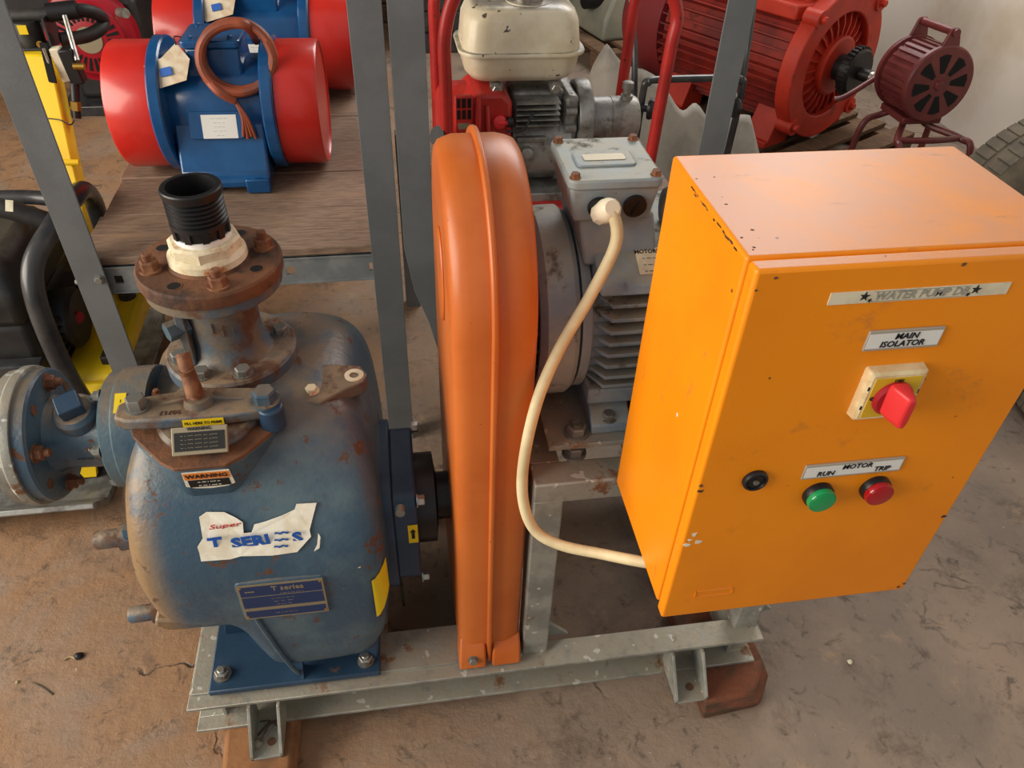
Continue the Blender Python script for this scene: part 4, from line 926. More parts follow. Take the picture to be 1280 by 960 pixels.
# ================================================================ engine drive unit in the red tube frame
def engine_unit():
    y0 = 1.87
    t = thing('engine_drive', 'petrol engine with white tank in a red tubular carrying frame', 'engine', (0.38, y0, SZ + 0.019))
    zb = SZ + 0.019
    # tank, two pressed halves with a seam
    cx = 0.312
    def rr(w_, d_, r, z): return [V(cx + a, y0 + b, z) for a, b in rrect(w_, d_, r, 6)]
    zt = 0.925
    tk = B().loft([rr(0.19, 0.10, 0.03, zt), rr(0.235, 0.15, 0.045, zt + 0.004), rr(0.262, 0.178, 0.05, zt + 0.022), rr(0.276, 0.192, 0.05, zt + 0.066)]).build('tank_lower', 'tank_white', t, smooth=50)
    B().loft([rr(0.292, 0.208, 0.05, zt + 0.064), rr(0.294, 0.210, 0.05, zt + 0.068), rr(0.292, 0.208, 0.05, zt + 0.072)]).build('tank_seam', 'tank_white', t, smooth=50)
    B().loft([rr(0.274, 0.192, 0.05, zt + 0.070), rr(0.262, 0.180, 0.05, zt + 0.13), rr(0.245, 0.165, 0.05, zt + 0.150), rr(0.20, 0.13, 0.045, zt + 0.160)]).build('tank_upper', 'tank_white', t, smooth=50)
    cc = V(cx + 0.018, y0 - 0.012, zt + 0.158)
    B().lathe([(0.052, -0.004), (0.050, 0.004), (0.036, 0.006)], cc, Z, 32).build('filler_neck', 'tank_white', t)
    cp = B().lathe([(0.036, 0.004), (0.036, 0.018), (0.032, 0.020)], cc, Z, 20).build('tank_cap', 'steel', t)
    B().lathe([(0.034, 0.014), (0.033, 0.030), (0.026, 0.036), (0.0, 0.038)], cc, Z, 12).build('cap_grip', 'black_plastic', cp)
    for x in (cx - 0.055, cx + 0.085):
        b = B().lim(x - 0.012, x + 0.012, y0 - 0.06, y0 - 0.02, zt - 0.06, zt + 0.003).build('tank_bracket', 'alu', t, bevel=0.002)
        hexbolt(t, (x - 0.006, y0 - 0.085, zt - 0.010), -Y, 0.011, 'steel', 'bracket_bolt', h=0.01); B().cyl((x - 0.006, y0 - 0.085, zt - 0.012), (x - 0.006, y0 - 0.05, zt - 0.012), 0.013, n=14).build('bracket_boss', 'alu', b)
    # red fan shroud with slotted grille
    sh = B().lathe([(0.088, 0), (0.108, 0.012), (0.112, 0.05), (0.112, 0.12), (0.095, 0.135), (0.05, 0.136)], V(0.118, y0 + 0.0, 0.79), X, 40).build('fan_shroud', 'engine_red', t)
    B().prism([(0.165, 0.70), (0.285, 0.70), (0.285, 0.895), (0.262, 0.915), (0.205, 0.915), (0.165, 0.88)], (0, y0 - 0.118, 0), X, Z, V(0, 0.17, 0)).build('shroud_side', 'engine_red', t, bevel=0.010)
    gr = B().lim(0.150, 0.192, y0 - 0.126, y0 - 0.112, 0.775, 0.915).build('shroud_grille', 'engine_red', t, bevel=0.003)
    for r in range(5):
        for k in range(3):
            if r == 2: continue
            B().box((0.1585 + 0.0125 * k, y0 - 0.1265, 0.795 + 0.026 * r), (0.0075, 0.003, 0.021)).build('grille_slot', 'black_inside', gr)
    B().prism(rrect(0.03, 0.014, 0.005), (0.171, y0 - 0.1265, 0.846), X, Z, V(0, -0.002, 0)).build('grille_badge', 'plate_metal', gr)
    B().tube([V(0.205, y0 - 0.122, 0.915), V(0.204, y0 - 0.128, 0.85), V(0.203, y0 - 0.122, 0.76)], 0.007, 8).build('shroud_rib', 'engine_red', sh); B().tube([V(0.225, y0 - 0.118, 0.89), V(0.227, y0 - 0.126, 0.84), V(0.228, y0 - 0.120, 0.77)], 0.006, 8).build('shroud_rib', 'engine_red', sh)
    B().lathe([(0.016, 0), (0.016, 0.010), (0.010, 0.014)], (0.255, y0 - 0.118, 0.852), -Y, 18).build('stop_switch', 'switch_red', t)
    B().lim(0.250, 0.275, y0 - 0.134, y0 - 0.120, 0.848, 0.856).build('switch_lever', 'switch_red', t, bevel=0.002)
    B().cyl((0.272, y0 - 0.126, 0.852), (0.285, y0 - 0.126, 0.852), 0.012, n=16).build('switch_collar', 'black_plastic', t)
    B().tube([V(0.27, y0 - 0.125, 0.83), V(0.31, y0 - 0.13, 0.835), V(0.335, y0 - 0.115, 0.87)], 0.003, 6).build('switch_wire', 'black_plastic', t)
    # crankcase and drive
    ck = B().lathe([(0.07, 0.0), (0.088, 0.008), (0.088, 0.12), (0.094, 0.125), (0.094, 0.150), (0.06, 0.152)], V(0.285, y0 - 0.015, 0.755), X, 40).build('crankcase', 'alu', t)
    B().lim(0.29, 0.42, y0 - 0.06, y0 + 0.10, 0.78, 0.90).build('cylinder_block', 'alu', t, bevel=0.01)
    for k in range(5): B().lim(0.295, 0.40, y0 - 0.115, y0 + 0.09, 0.835 + 0.013 * k, 0.838 + 0.013 * k).build('cooling_fin', 'alu', t)
    B().lim(0.30, 0.37, y0 - 0.112, y0 - 0.095, 0.795, 0.806).build('case_ledge', 'alu', ck, bevel=0.002)
    B().lathe([(0.014, 0), (0.014, 0.018), (0.010, 0.02)], (0.325, y0 - 0.098, 0.768), -Y, 16).build('oil_plug', 'alu', t)
    for z in (0.86, 0.82, 0.76, 0.735, 0.71, 0.69): B().cyl((0.418, y0 - 0.098 + abs(z - 0.78) * 0.1, z), (0.445, y0 - 0.098 + abs(z - 0.78) * 0.1, z), 0.010, n=12).build('case_bolt', 'alu', t)
    B().lim(0.415, 0.452, y0 - 0.09, y0 + 0.07, 0.70, 0.895).build('side_cover', 'alu', t, bevel=0.012)
    B().lathe([(0.088, 0), (0.090, 0.004), (0.090, 0.034), (0.085, 0.038), (0.03, 0.04)], (0.452, y0 - 0.02, 0.818), X, 44).build('coupling_flange', 'alu', t)
    B().lathe([(0.052, 0), (0.054, 0.01), (0.054, 0.052), (0.0525, 0.053), (0.0525, 0.056), (0.054, 0.057), (0.054, 0.118), (0.050, 0.124), (0.0, 0.124)], (0.488, y0 - 0.03, 0.815), X, 36).build('drive_housing', 'alu', t)
    gb = B().lathe([(0.015, 0), (0.015, 0.010), (0.010, 0.012), (0.010, 0.024), (0.014, 0.026), (0.014, 0.040), (0.009, 0.043)], (0.582, y0 - 0.035, 0.866), Z, 14).build('locking_screw', 'old_bolt', t)
    # base plate and red frame
    B().lim(0.20, 0.52, y0 - 0.12, y0 + 0.10, zb + 0.022, zb + 0.045).build('engine_base', 'alu', t, bevel=0.003)
    B().lim(0.20, 0.47, y0 - 0.15, y0 + 0.13, zb + 0.010, zb + 0.024).build('frame_tray', 'red_frame', t, bevel=0.003)
    for yy in (-0.155, 0.155):
        s_ = -1 if yy < 0 else 1
        B().tube([V(0.128, y0 + yy, zb + 0.014), V(0.128, y0 + yy, 0.80), V(0.128, y0 + yy, 0.95), V(0.130, y0 + yy * 0.98, 1.06), V(0.16, y0 + yy * 0.95, 1.14), V(0.22, y0 + yy * 0.95, 1.17), V(0.52, y0 + yy * 0.95, 1.17), V(0.60, y0 + yy * 0.95, 1.15), V(0.636, y0 + yy * 0.96, 1.09), V(0.632, y0 + yy, 1.03), V(0.628, y0 + yy, 0.90), V(0.622, y0 + yy, 0.70), V(0.62, y0 + yy, zb + 0.014)], 0.0145, 12).build('frame_tube', 'red_frame', t)
        B().tube([V(0.128, y0 + yy, zb + 0.014), V(0.62, y0 + yy, zb + 0.014)], 0.0142, 12, sm=1).build('frame_tube', 'red_frame', t)
    for x in (0.128, 0.62): B().tube([V(x, y0 - 0.155, zb + 0.030), V(x, y0 + 0.155, zb + 0.030)], 0.0135, 12, sm=1).build('frame_tube', 'red_frame', t)
    B().cyl((0.118, y0 - 0.15, 0.83), (0.104, y0 - 0.16, 0.84), 0.022, n=18).build('starter_grip', 'black_plastic', t)
    return t
engine_unit()

# ================================================================ yellow compactor at the left
def compactor():
    t = thing('plate_compactor', 'yellow plate compactor with black engine and tubular guard beside the shelving', 'compactor', (-0.98, 1.80, 0))
    # base plate with turned-up ends
    prof = [(1.36, 0.075), (1.43, 0.012), (1.50, 0.0), (2.15, 0.0), (2.24, 0.05), (2.235, 0.066), (2.145, 0.018), (1.505, 0.018), (1.44, 0.028), (1.368, 0.088)]
    B().prism(prof, (-1.24, 0, 0), Y, Z, V(0.46, 0, 0)).build('base_plate', 'alu', t, bevel=0.003)
    eye = [V(-0.985, 1.475 + 0.004 * math.cos(a), 0.062) + V(0.026 * math.cos(a), 0, 0.032 * math.sin(a)) for a in [2 * PI * k / 18 for k in range(18)]]
    B().tube(eye, 0.008, 10, True, sm=0).build('lifting_eye', 'black_metal', t)
    # exciter housing and yellow deck
    B().lim(-1.20, -0.82, 1.52, 1.95, 0.016, 0.13).build('exciter_housing', 'grease', t, bevel=0.01)
    dk = B().loft([[V(-1.22, 1.66, 0.20), V(-0.745, 1.66, 0.20), V(-0.745, 2.18, 0.20), V(-1.22, 2.18, 0.20)],
                   [V(-1.22, 1.70, 0.235), V(-0.755, 1.70, 0.235), V(-0.755, 2.16, 0.26), V(-1.22, 2.16, 0.26)]]).build('deck', 'yellow', t, bevel=0.012)
    B().loft([[V(-0.92, 1.50, 0.11), V(-0.80, 1.50, 0.11), V(-0.80, 1.512, 0.11), V(-0.92, 1.512, 0.11)],
              [V(-0.96, 1.66, 0.225), V(-0.75, 1.66, 0.225), V(-0.75, 1.672, 0.225), V(-0.96, 1.672, 0.225)]]).build('front_skirt', 'yellow', t, bevel=0.002)
    B().loft([[V(-0.845, 1.495, 0.05), V(-0.815, 1.495, 0.05), V(-0.815, 1.51, 0.05), V(-0.845, 1.51, 0.05)], [V(-0.87, 1.50, 0.12), V(-0.80, 1.50, 0.12), V(-0.80, 1.512, 0.12), V(-0.87, 1.512, 0.12)]]).build('skirt_tab', 'yellow', t)
    B().lim(-0.80, -0.76, 1.72, 1.80, 0.236, 0.262).build('rubber_buffer', 'rubber', t, bevel=0.005)
    # engine
    en = B().lim(-1.24, -0.905, 1.66, 2.02, 0.25, 0.42).build('engine_block', 'engine_black', t, bevel=0.02)
    for k in range(6): B().lim(-0.91, -0.86, 1.70, 1.95, 0.275 + 0.022 * k, 0.280 + 0.022 * k).build('cooling_fin', 'grease', en)
    B().loft([[V(-1.25, 1.655, 0.41), V(-0.90, 1.655, 0.41), V(-0.90, 2.03, 0.41), V(-1.25, 2.03, 0.41)],
              [V(-1.25, 1.65, 0.50), V(-0.895, 1.65, 0.50), V(-0.895, 2.03, 0.50), V(-1.25, 2.03, 0.50)],
              [V(-1.25, 1.69, 0.565), V(-0.925, 1.69, 0.565), V(-0.93, 2.0, 0.575), V(-1.25, 2.0, 0.575)]]).build('air_cleaner', 'engine_black', t, bevel=0.025, seg=3)
    B().lathe([(0.075, 0), (0.08, 0.01), (0.08, 0.05), (0.07, 0.06)], (-0.90, 1.80, 0.34), X, 30).build('starter_cover', 'grease', t)
    B().cyl((-0.842, 1.785, 0.35), (-0.835, 1.782, 0.35), 0.016, n=14).build('red_badge', 'engine_dark_red', t)
    B().lim(-1.25, -0.89, 1.615, 1.655, 0.235, 0.33).build('guard_plate', 'black_metal', t, bevel=0.006)
    # tubular guard
    loop = [P(104, 500, 1.60), P(96, 488, 1.60), P(72, 445, 1.60), P(46, 378, 1.62), P(42, 330, 1.66), P(66, 284, 1.74), P(90, 250, 1.82), P(104, 238, 1.90), P(116, 250, 1.97), P(128, 284, 2.0), P(150, 345, 2.02), P(165, 385, 2.02)]
    B().tube(loop, 0.0235, 14).build('guard_tube', 'black_metal', t)
    B().tube([P(-40, 252, 1.95), P(0, 247, 1.95), P(45, 247, 1.95), P(80, 252, 1.93)], 0.018, 12).build('guard_tube', 'black_metal', t)
    B().tube([P(-30, 256, 1.80), P(10, 262, 1.80), P(58, 276, 1.80)], 0.0225, 12).build('rubber_hose', 'rubber', t)
    p = P(13, 257, 1.775); plate(p + V(0, -0.005, 0.002), V(1, 0, -0.15), V(0.1, 0.6, 0.8), 0.016, 0.026, 0.001).build('paper_label', 'label_cream', t)
    # yellow drawbar
    def ring(c, w_, d_): return [c + V(-w_ / 2, -d_ / 2, 0), c + V(w_ / 2, -d_ / 2, 0), c + V(w_ / 2, d_ / 2, 0), c + V(-w_ / 2, d_ / 2, 0)]
    B().loft([ring(V(-0.855, 1.98, 0.24), 0.085, 0.09), ring(V(-0.865, 2.06, 0.45), 0.05, 0.06), ring(V(-0.885, 2.16, 0.64), 0.062, 0.06), ring(V(-0.918, 2.29, 0.865), 0.098, 0.07)]).build('drawbar', 'yellow', t, bevel=0.006)
    c = P(61, 79, 2.225); B().prism(rrect(0.018, 0.098, 0.004), c, V(1, 0, -0.12), V(-0.06, 0.42, 0.9), V(0, -0.006, 0.003)).build('drawbar_slot', 'black_inside', t); B().tube([c + V(0.004, -0.004, -0.036), c + V(0.0, -0.002, 0.038)], 0.004, 8, sm=1).build('slot_spring', 'steel', t)
    # tow head, handle and hydraulic valve
    B().lim(-0.985, -0.870, 2.28, 2.35, 0.865, 0.872).build('head_bracket', 'black_metal', t, bevel=0.002)
    for x in (-0.985, -0.872): B().lim(x, x + 0.005, 2.28, 2.36, 0.866, 0.945).build('head_bracket', 'black_metal', t)
    B().lathe([(0.036, 0), (0.036, 0.05), (0.03, 0.06)], (-0.93, 2.32, 0.870), Z, 24).build('head_bushing', 'rubber', t)
    B().box((-0.925, 2.282, 0.918), (0.022, 0.004, 0.022)).build('warning_mark', 'yellow_label', t)
    for x in (-0.96, -0.895): hexbolt(t, (x, 2.282, 0.882), -Y, 0.007, 'brass', 'head_bolt')
    hd = [P(-8, 24, 2.33), P(25, 20, 2.33), P(60, 18, 2.33), P(98, 13, 2.34), P(120, 17, 2.38), P(129, 26, 2.41), P(124, 37, 2.38), P(104, 46, 2.34), P(76, 49, 2.31)]
    B().tube(hd, 0.0175, 12).build('handle_loop', 'rubber', t)
    B().tube([P(60, 16, 2.32), P(97, 12, 2.33)], 0.0235, 14, sm=1).build('handle_grip', 'black_plastic', t)
    v = P(78, 80, 2.24); B().box(v, (0.026, 0.03, 0.085), Matrix.Rotation(-0.1, 3, 'Y')).build('valve_block', 'label_cream', t, bevel=0.003)
    v2 = P(91, 82, 2.24); B().box(v2, (0.034, 0.04, 0.09), Matrix.Rotation(-0.1, 3, 'Y')).build('valve_body', 'grease', t, bevel=0.004)
    B().tube([P(81, 20, 2.30), P(97, 76, 2.22)], 0.0062, 10, sm=1).build('control_lever', 'steel', t)
    B().cyl(P(92, 83, 2.21), P(106, 83, 2.21), 0.0085, n=12).build('brass_fitting', 'brass', t)
    B().cyl(P(93, 98, 2.235), P(96, 148, 2.2), 0.0115, n=14).build('hose_fitting', 'grease', t); B().cyl(P(94.5, 127, 2.205), P(95.3, 138, 2.2), 0.0135, n=6).build('brass_nut', 'brass', t)
    B().cyl(P(80, 203, 2.11), P(99, 203, 2.11), 0.008, n=12).build('stub_pin', 'yellow', t)
    B().tube([P(58, 148, 2.16), P(75, 150, 2.13), P(88, 156, 2.13), P(93, 150, 2.14)], 0.0018, 6).build('tie_wire', 'grease', t)
    return t
compactor()

# ================================================================ red engine on the floor behind
def red_engine():
    c = P(115, 46, 4.15)
    t = thing('stationary_engine', 'crimson petrol engine with slotted recoil starter on the floor', 'engine', (c.x, 4.3, 0))
    B().lathe([(0.20, -0.12), (0.215, -0.02), (0.205, 0.01), (0.18, 0.02), (0.165, 0.035), (0.16, 0.035)], c, -Y, 44).build('fan_shroud', 'engine_dark_red', t)
    st = B().lathe([(0.165, 0.03), (0.163, 0.044), (0.15, 0.052), (0.0, 0.054)], c, -Y, 44).build('recoil_starter', 'engine_dark_red', t)
    for k in range(28):
        a = 2 * PI * k / 28; d = V(math.cos(a), 0, math.sin(a)); e = V(-math.sin(a), 0, math.cos(a))
        B().prism([(0.085, -0.005), (0.145, -0.008), (0.145, 0.008), (0.085, 0.005)], c + V(0, -0.0525, 0), d, e, V(0, -0.003, 0)).build('starter_slot', 'black_inside', st)
    B().lathe([(0.062, 0.052), (0.060, 0.058), (0.0, 0.059)], c, -Y, 28).build('starter_badge', 'plate_metal', st)
    B().lim(c.x - 0.24, c.x + 0.24, 4.10, 4.55, 0.0, 0.05).build('base_frame', 'black_metal', t, bevel=0.005)
    B().lim(c.x - 0.16, c.x + 0.22, 4.2, 4.55, 0.05, c.z + 0.16).build('engine_block', 'engine_black', t, bevel=0.03)
    B().lim(c.x - 0.20, c.x + 0.20, 4.22, 4.52, c.z + 0.16, c.z + 0.30).build('fuel_tank', 'engine_black', t, bevel=0.04, seg=3)
    B().cyl((c.x + 0.17, 4.10, c.z + 0.12), (c.x + 0.21, 4.05, c.z + 0.13), 0.022, n=14).build('spark_plug', 'steel', t)
    B().lathe([(0.02, 0), (0.02, 0.02)], (c.x + 0.13, 4.14, c.z + 0.08), -Y, 14).build('shroud_bolt', 'brass', t)
    return t
red_engine()
def generator():
    t = thing('generator_set', 'dark generator with black tube frame in the shade beyond the compactor', 'generator', (-1.75, 5.2, 0))
    B().lim(-2.1, -1.35, 4.95, 5.5, 0.10, 0.45).build('alternator_block', 'engine_black', t, bevel=0.03)
    B().lim(-2.05, -1.45, 5.0, 5.45, 0.45, 0.66).build('fuel_tank', 'grease', t, bevel=0.05, seg=3)
    for y in (4.93, 5.52):
        B().tube([V(-2.15, y, 0.0), V(-2.15, y, 0.62), V(-2.10, y, 0.72), V(-1.40, y, 0.72), V(-1.32, y, 0.62), V(-1.32, y, 0.0)], 0.02, 10, sm=5).build('frame_tube', 'black_metal', t)
    for x in (-2.15, -1.32): B().tube([V(x, 4.93, 0.03), V(x, 5.52, 0.03)], 0.02, 10, sm=1).build('frame_tube', 'black_metal', t)
    B().lim(-1.75, -1.62, 4.925, 4.955, 0.25, 0.34).build('socket_panel', 'machine_grey', t, bevel=0.004)
generator()
def drum(x, y, h, r, m, label):
    t = thing('steel_drum', label, 'drum', (x, y, 0))
    B().lathe([(r * 0.97, 0), (r, 0.01), (r, h * 0.33), (r * 1.025, h * 0.345), (r, h * 0.36), (r, h * 0.64), (r * 1.025, h * 0.655), (r, h * 0.67), (r, h - 0.01), (r * 0.97, h), (r * 0.95, h - 0.012), (0, h - 0.012)], (x, y, 0), Z, 40).build('drum_shell', m, t)
    B().lathe([(0.03, 0), (0.03, 0.015), (0.025, 0.02)], (x - r * 0.5, y - r * 0.3, h - 0.013), Z, 14).build('bung', 'grease', t)
drum(-0.62, 4.75, 0.62, 0.24, 'maroon_motor', 'dark maroon drum in the shade behind the crimson engine')

# ================================================================ large motor on its pallet
def pallet(name_label, x, y, rz, w_, d_, h_):
    t = thing('wooden_pallet', name_label, 'pallet', (x, y, 0), rz)
    G = ROOTM[t].inverted()
    def bx(x0, x1, y0, y1, z0, z1, nm):
        vs = [G @ V(a, b, c) for a in (x0, x1) for b in (y0, y1) for c in (z0, z1)]
        B().add(vs, [(0, 1, 3, 2), (4, 6, 7, 5), (0, 4, 5, 1), (2, 3, 7, 6), (0, 2, 6, 4), (1, 5, 7, 3)]).build(nm, 'pallet', t, bevel=0.003)
    for k in range(3):
        c = -d_ / 2 + 0.05 + (d_ - 0.10) * k / 2; bx(-w_ / 2, w_ / 2, c - 0.045, c + 0.045, 0, h_ - 0.022, 'bearer')
    n = int(w_ / 0.15)
    for k in range(n):
        c = -w_ / 2 + 0.055 + (w_ - 0.11) * k / (n - 1); bx(c - 0.05, c + 0.05, -d_ / 2, d_ / 2, h_ - 0.022, h_, 'deck_board')
    return t
pallet('dark wooden pallet under the big red motor', 1.76, 3.62, -1.05, 1.35, 0.95, 0.13)

def big_motor():
    rz = -1.05
    t = thing('electric_motor', 'huge orange-red finned electric motor with toothed coupling on a pallet', 'motor', (1.76, 3.60, 0.13), rz)
    T = ROOTM[t].inverted(); R3 = T.to_3x3()
    G = lambda x, y, z: T @ V(x, y, z)
    D = lambda x, y, z: R3 @ V(x, y, z)
    zc = 0.335; ax = D(1, 0, 0); xe = 0.40                # end shield at local x = xe
    o = G(0, 0, zc)
    B().lathe([(0.24, -0.40), (0.265, -0.38), (0.265, xe - 0.05), (0.24, xe - 0.03)], o, ax, 56).build('stator_frame', 'fin_red', t)
    B().lathe([(0.10, -0.66), (0.26, -0.66), (0.295, -0.62), (0.30, -0.55), (0.30, -0.38), (0.26, -0.37)], o, ax, 48).build('fan_cowl', 'maroon_motor', t)
    key = None
    for k in range(44):
        a = 2 * PI * k / 44
        if abs(math.sin(a / 2 + PI / 4 - PI / 4)) >= 0 and (math.degrees(a) % 360 < 60 or math.degrees(a) % 360 > 300): pass
        d = D(0, math.sin(a), math.cos(a)); e = D(0, math.cos(a), -math.sin(a))
        if math.cos(a) > 0.90 or math.cos(a) < -0.88: continue
        B().prism([(-0.37, 0.255), (xe - 0.06, 0.255), (xe - 0.06, 0.300), (-0.36, 0.312), (-0.37, 0.305)], o - e * 0.003, ax, d, e * 0.006).build('fin', 'fin_red', t)
    # end shield: rim, lugs, ribs, bearing cap
    B().ring(G(xe - 0.06, 0, zc), ax, 0.318, 0.22, 0.075, 56).build('end_rim', 'big_red', t, bevel=0.006)
    B().lathe([(0.0, xe - 0.06), (0.24, xe - 0.06), (0.24, xe - 0.045), (0.13, xe - 0.01), (0.0, xe - 0.01)], o, ax, 40).build('end_dish', 'big_red', t)
    for k in range(24):
        a = 2 * PI * k / 24; d = D(0, math.sin(a), math.cos(a)); e = D(0, math.cos(a), -math.sin(a))
        B().prism([(xe - 0.06, 0.11), (xe + 0.002, 0.11), (xe + 0.002, 0.17), (xe - 0.015, 0.225), (xe - 0.06, 0.225)], o - e * 0.004, ax, d, e * 0.008).build('shield_rib', 'big_red', t)
    for a in (0.75, 2.35, 3.9, 5.5):
        d = D(0, math.sin(a), math.cos(a)); p = o + d * 0.315 + ax * (xe - 0.05)
        B().cyl(p, p + ax * 0.075, 0.036, n=18).build('shield_lug', 'big_red', t); hexbolt(t, p + ax * 0.074, ax, 0.016, 'big_red', 'lug_bolt')
    B().lathe([(0.125, xe - 0.02), (0.125, xe + 0.02), (0.115, xe + 0.028), (0.06, xe + 0.03)], o, ax, 36).build('bearing_cap', 'big_red', t)
    sh = B().lathe([(0.055, xe + 0.02), (0.055, xe + 0.06), (0.068, xe + 0.062), (0.068, xe + 0.10), (0.028, xe + 0.10), (0.026, xe + 0.185), (0.020, xe + 0.19)], o, ax, 30).build('shaft', 'grease', t)
    cp = B().lathe([(0.072, xe + 0.085), (0.098, xe + 0.087), (0.098, xe + 0.125), (0.09, xe + 0.135), (0.03, xe + 0.136)], o, ax, 40).build('toothed_coupling', 'grease', t)
    for k in range(30):
        a = 2 * PI * k / 30; d = D(0, math.sin(a), math.cos(a)); e = D(0, math.cos(a), -math.sin(a))
        B().prism([(xe + 0.089, 0.095), (xe + 0.122, 0.095), (xe + 0.120, 0.107), (xe + 0.091, 0.107)], o - e * 0.005, ax, d, e * 0.010).build('tooth', 'grease', cp)
    B().lathe([(0.024, xe + 0.13), (0.024, xe + 0.20), (0.018, xe + 0.205)], o, ax, 20).build('shaft_end', 'steel', t)
    # terminal housing on top, feet
    B().prism(rrect(0.34, 0.32, 0.03), G(0.14, 0.0, zc + 0.24), D(1, 0, 0), D(0, 1, 0), V(0, 0, 0.24)).build('terminal_box', 'big_red', t, bevel=0.01)
    B().prism([(-0.02, -0.26), (0.30, -0.26), (0.34, -0.12), (0.34, 0.12), (0.30, 0.26), (-0.02, 0.26)], G(0.02, 0, zc + 0.20), D(1, 0, 0), D(0, 1, 0), V(0, 0, 0.06)).build('terminal_shoulder', 'big_red', t, bevel=0.008)
    for x in (-0.30, 0.22):
        for s_ in (-1, 1):
            B().prism([(s_ * 0.30, 0.0), (s_ * 0.14, 0.0), (s_ * 0.12, 0.10), (s_ * 0.22, 0.18), (s_ * 0.28, 0.03), (s_ * 0.30, 0.03)], G(x, 0, 0), D(0, 1, 0), Z, D(0.13, 0, 0)).build('foot', 'big_red', t, bevel=0.005)
    return t
big_motor()

# ================================================================ hand siren
pallet('small weathered pallet below the maroon siren', 2.06, 2.56, 0.0, 0.52, 0.58, 0.11)
def siren():
    c = P(1173, 106, 2.64); zb = 0.11
    t = thing('hand_siren', 'maroon hand-crank siren with slotted round face and carrying handle', 'siren', (c.x, c.y + 0.09, zb))
    ax = V(0.05, -1, 0.06).normalized()
    R_ = 0.139; u, v, n_ = frame(ax)
    up = (Z - ax * Z.dot(ax)).normalized(); rt = up.cross(ax)
    if rt.x < 0: rt = -rt
    B().lathe([(0.10, -0.185), (0.119, -0.18), (0.122, -0.16), (0.122, -0.02), (0.119, -0.015)], c, ax, 48).build('rotor_drum', 'siren', t)
    for k in range(30):
        a = 2 * PI * k / 30; d = rt * math.cos(a) + up * math.sin(a); e = -rt * math.sin(a) + up * math.cos(a)
        B().prism([(-0.165, 0.119), (-0.02, 0.119), (-0.02, 0.130), (-0.165, 0.130)], c - e * 0.006, ax, d, e * 0.012).build('drum_slat', 'siren', t)
    B().lathe([(0.10, -0.205), (0.132, -0.203), (0.135, -0.195), (0.135, -0.182), (0.12, -0.18)], c, ax, 44).build('rear_plate', 'siren', t)
    f = B().lathe([(R_ - 0.005, -0.02), (R_, -0.015), (R_, 0.0), (R_ - 0.006, 0.006), (0.0, 0.007)], c, ax, 52).build('face_plate', 'siren', t)
    for k in range(8):
        a = math.radians(8 + 45 * k); d = rt * math.cos(a) + up * math.sin(a); e = -rt * math.sin(a) + up * math.cos(a)
        B().prism([(0.042, -0.008), (0.104, -0.024), (0.110, 0.0), (0.104, 0.024), (0.042, 0.008)], c + ax * 0.0066, d, e, ax * 0.0014).build('face_slot', 'black_inside', f)
    B().lathe([(0.020, 0.006), (0.018, 0.014), (0.0, 0.015)], c, ax, 18).build('hub', 'siren', f)
    # handle on two arms
    for q in (-0.008, -0.195):
        B().prism([(-0.045, 0.105), (-0.020, 0.186), (-0.012, 0.196), (0.012, 0.196), (0.020, 0.186), (0.045, 0.105)], c + ax * (q - 0.005), rt, up, ax * 0.012).build('handle_arm', 'siren', t, bevel=0.003)
    B().cyl(c + up * 0.181 + ax * 0.008, c + up * 0.181 - ax * 0.205, 0.014, n=14).build('handle_bar', 'siren', t)
    # tube stand down to the pallet
    lo = zb + 0.014
    for s_ in (-1, 1):
        B().tube([c - ax * 0.10 + rt * s_ * 0.02 - up * 0.119, c + V(s_ * 0.05, 0.05, 0) - Z * 0.17, V(c.x + s_ * 0.13, c.y - 0.06, c.z - 0.185), V(c.x + s_ * 0.15, c.y - 0.12, c.z - 0.215), V(c.x + s_ * 0.155, c.y - 0.14, lo)], 0.013, 10).build('stand_leg', 'siren', t)
        B().tube([c - ax * 0.12 - up * 0.119, c + V(s_ * 0.08, 0.16, -0.17), V(c.x + s_ * 0.15, c.y + 0.16, c.z - 0.22), V(c.x + s_ * 0.155, c.y + 0.17, lo)], 0.013, 10).build('stand_leg', 'siren', t)
    B().tube([V(c.x - 0.13, c.y - 0.06, c.z - 0.186), V(c.x, c.y - 0.085, c.z - 0.180), V(c.x + 0.13, c.y - 0.06, c.z - 0.186)], 0.012, 10).build('stand_bar', 'siren', t)
    B().box(c - ax * 0.10 - up * 0.135, (0.16, 0.17, 0.025)).build('stand_plate', 'siren', t, bevel=0.004)
    # crank arm
    B().tube([c - ax * 0.2, c - ax * 0.24 - rt * 0.03, c - ax * 0.24 - rt * 0.20 - up * 0.10, c - ax * 0.26 - rt * 0.24 - up * 0.12], 0.011, 10, sm=4).build('crank_arm', 'siren', t)
    return t
siren()

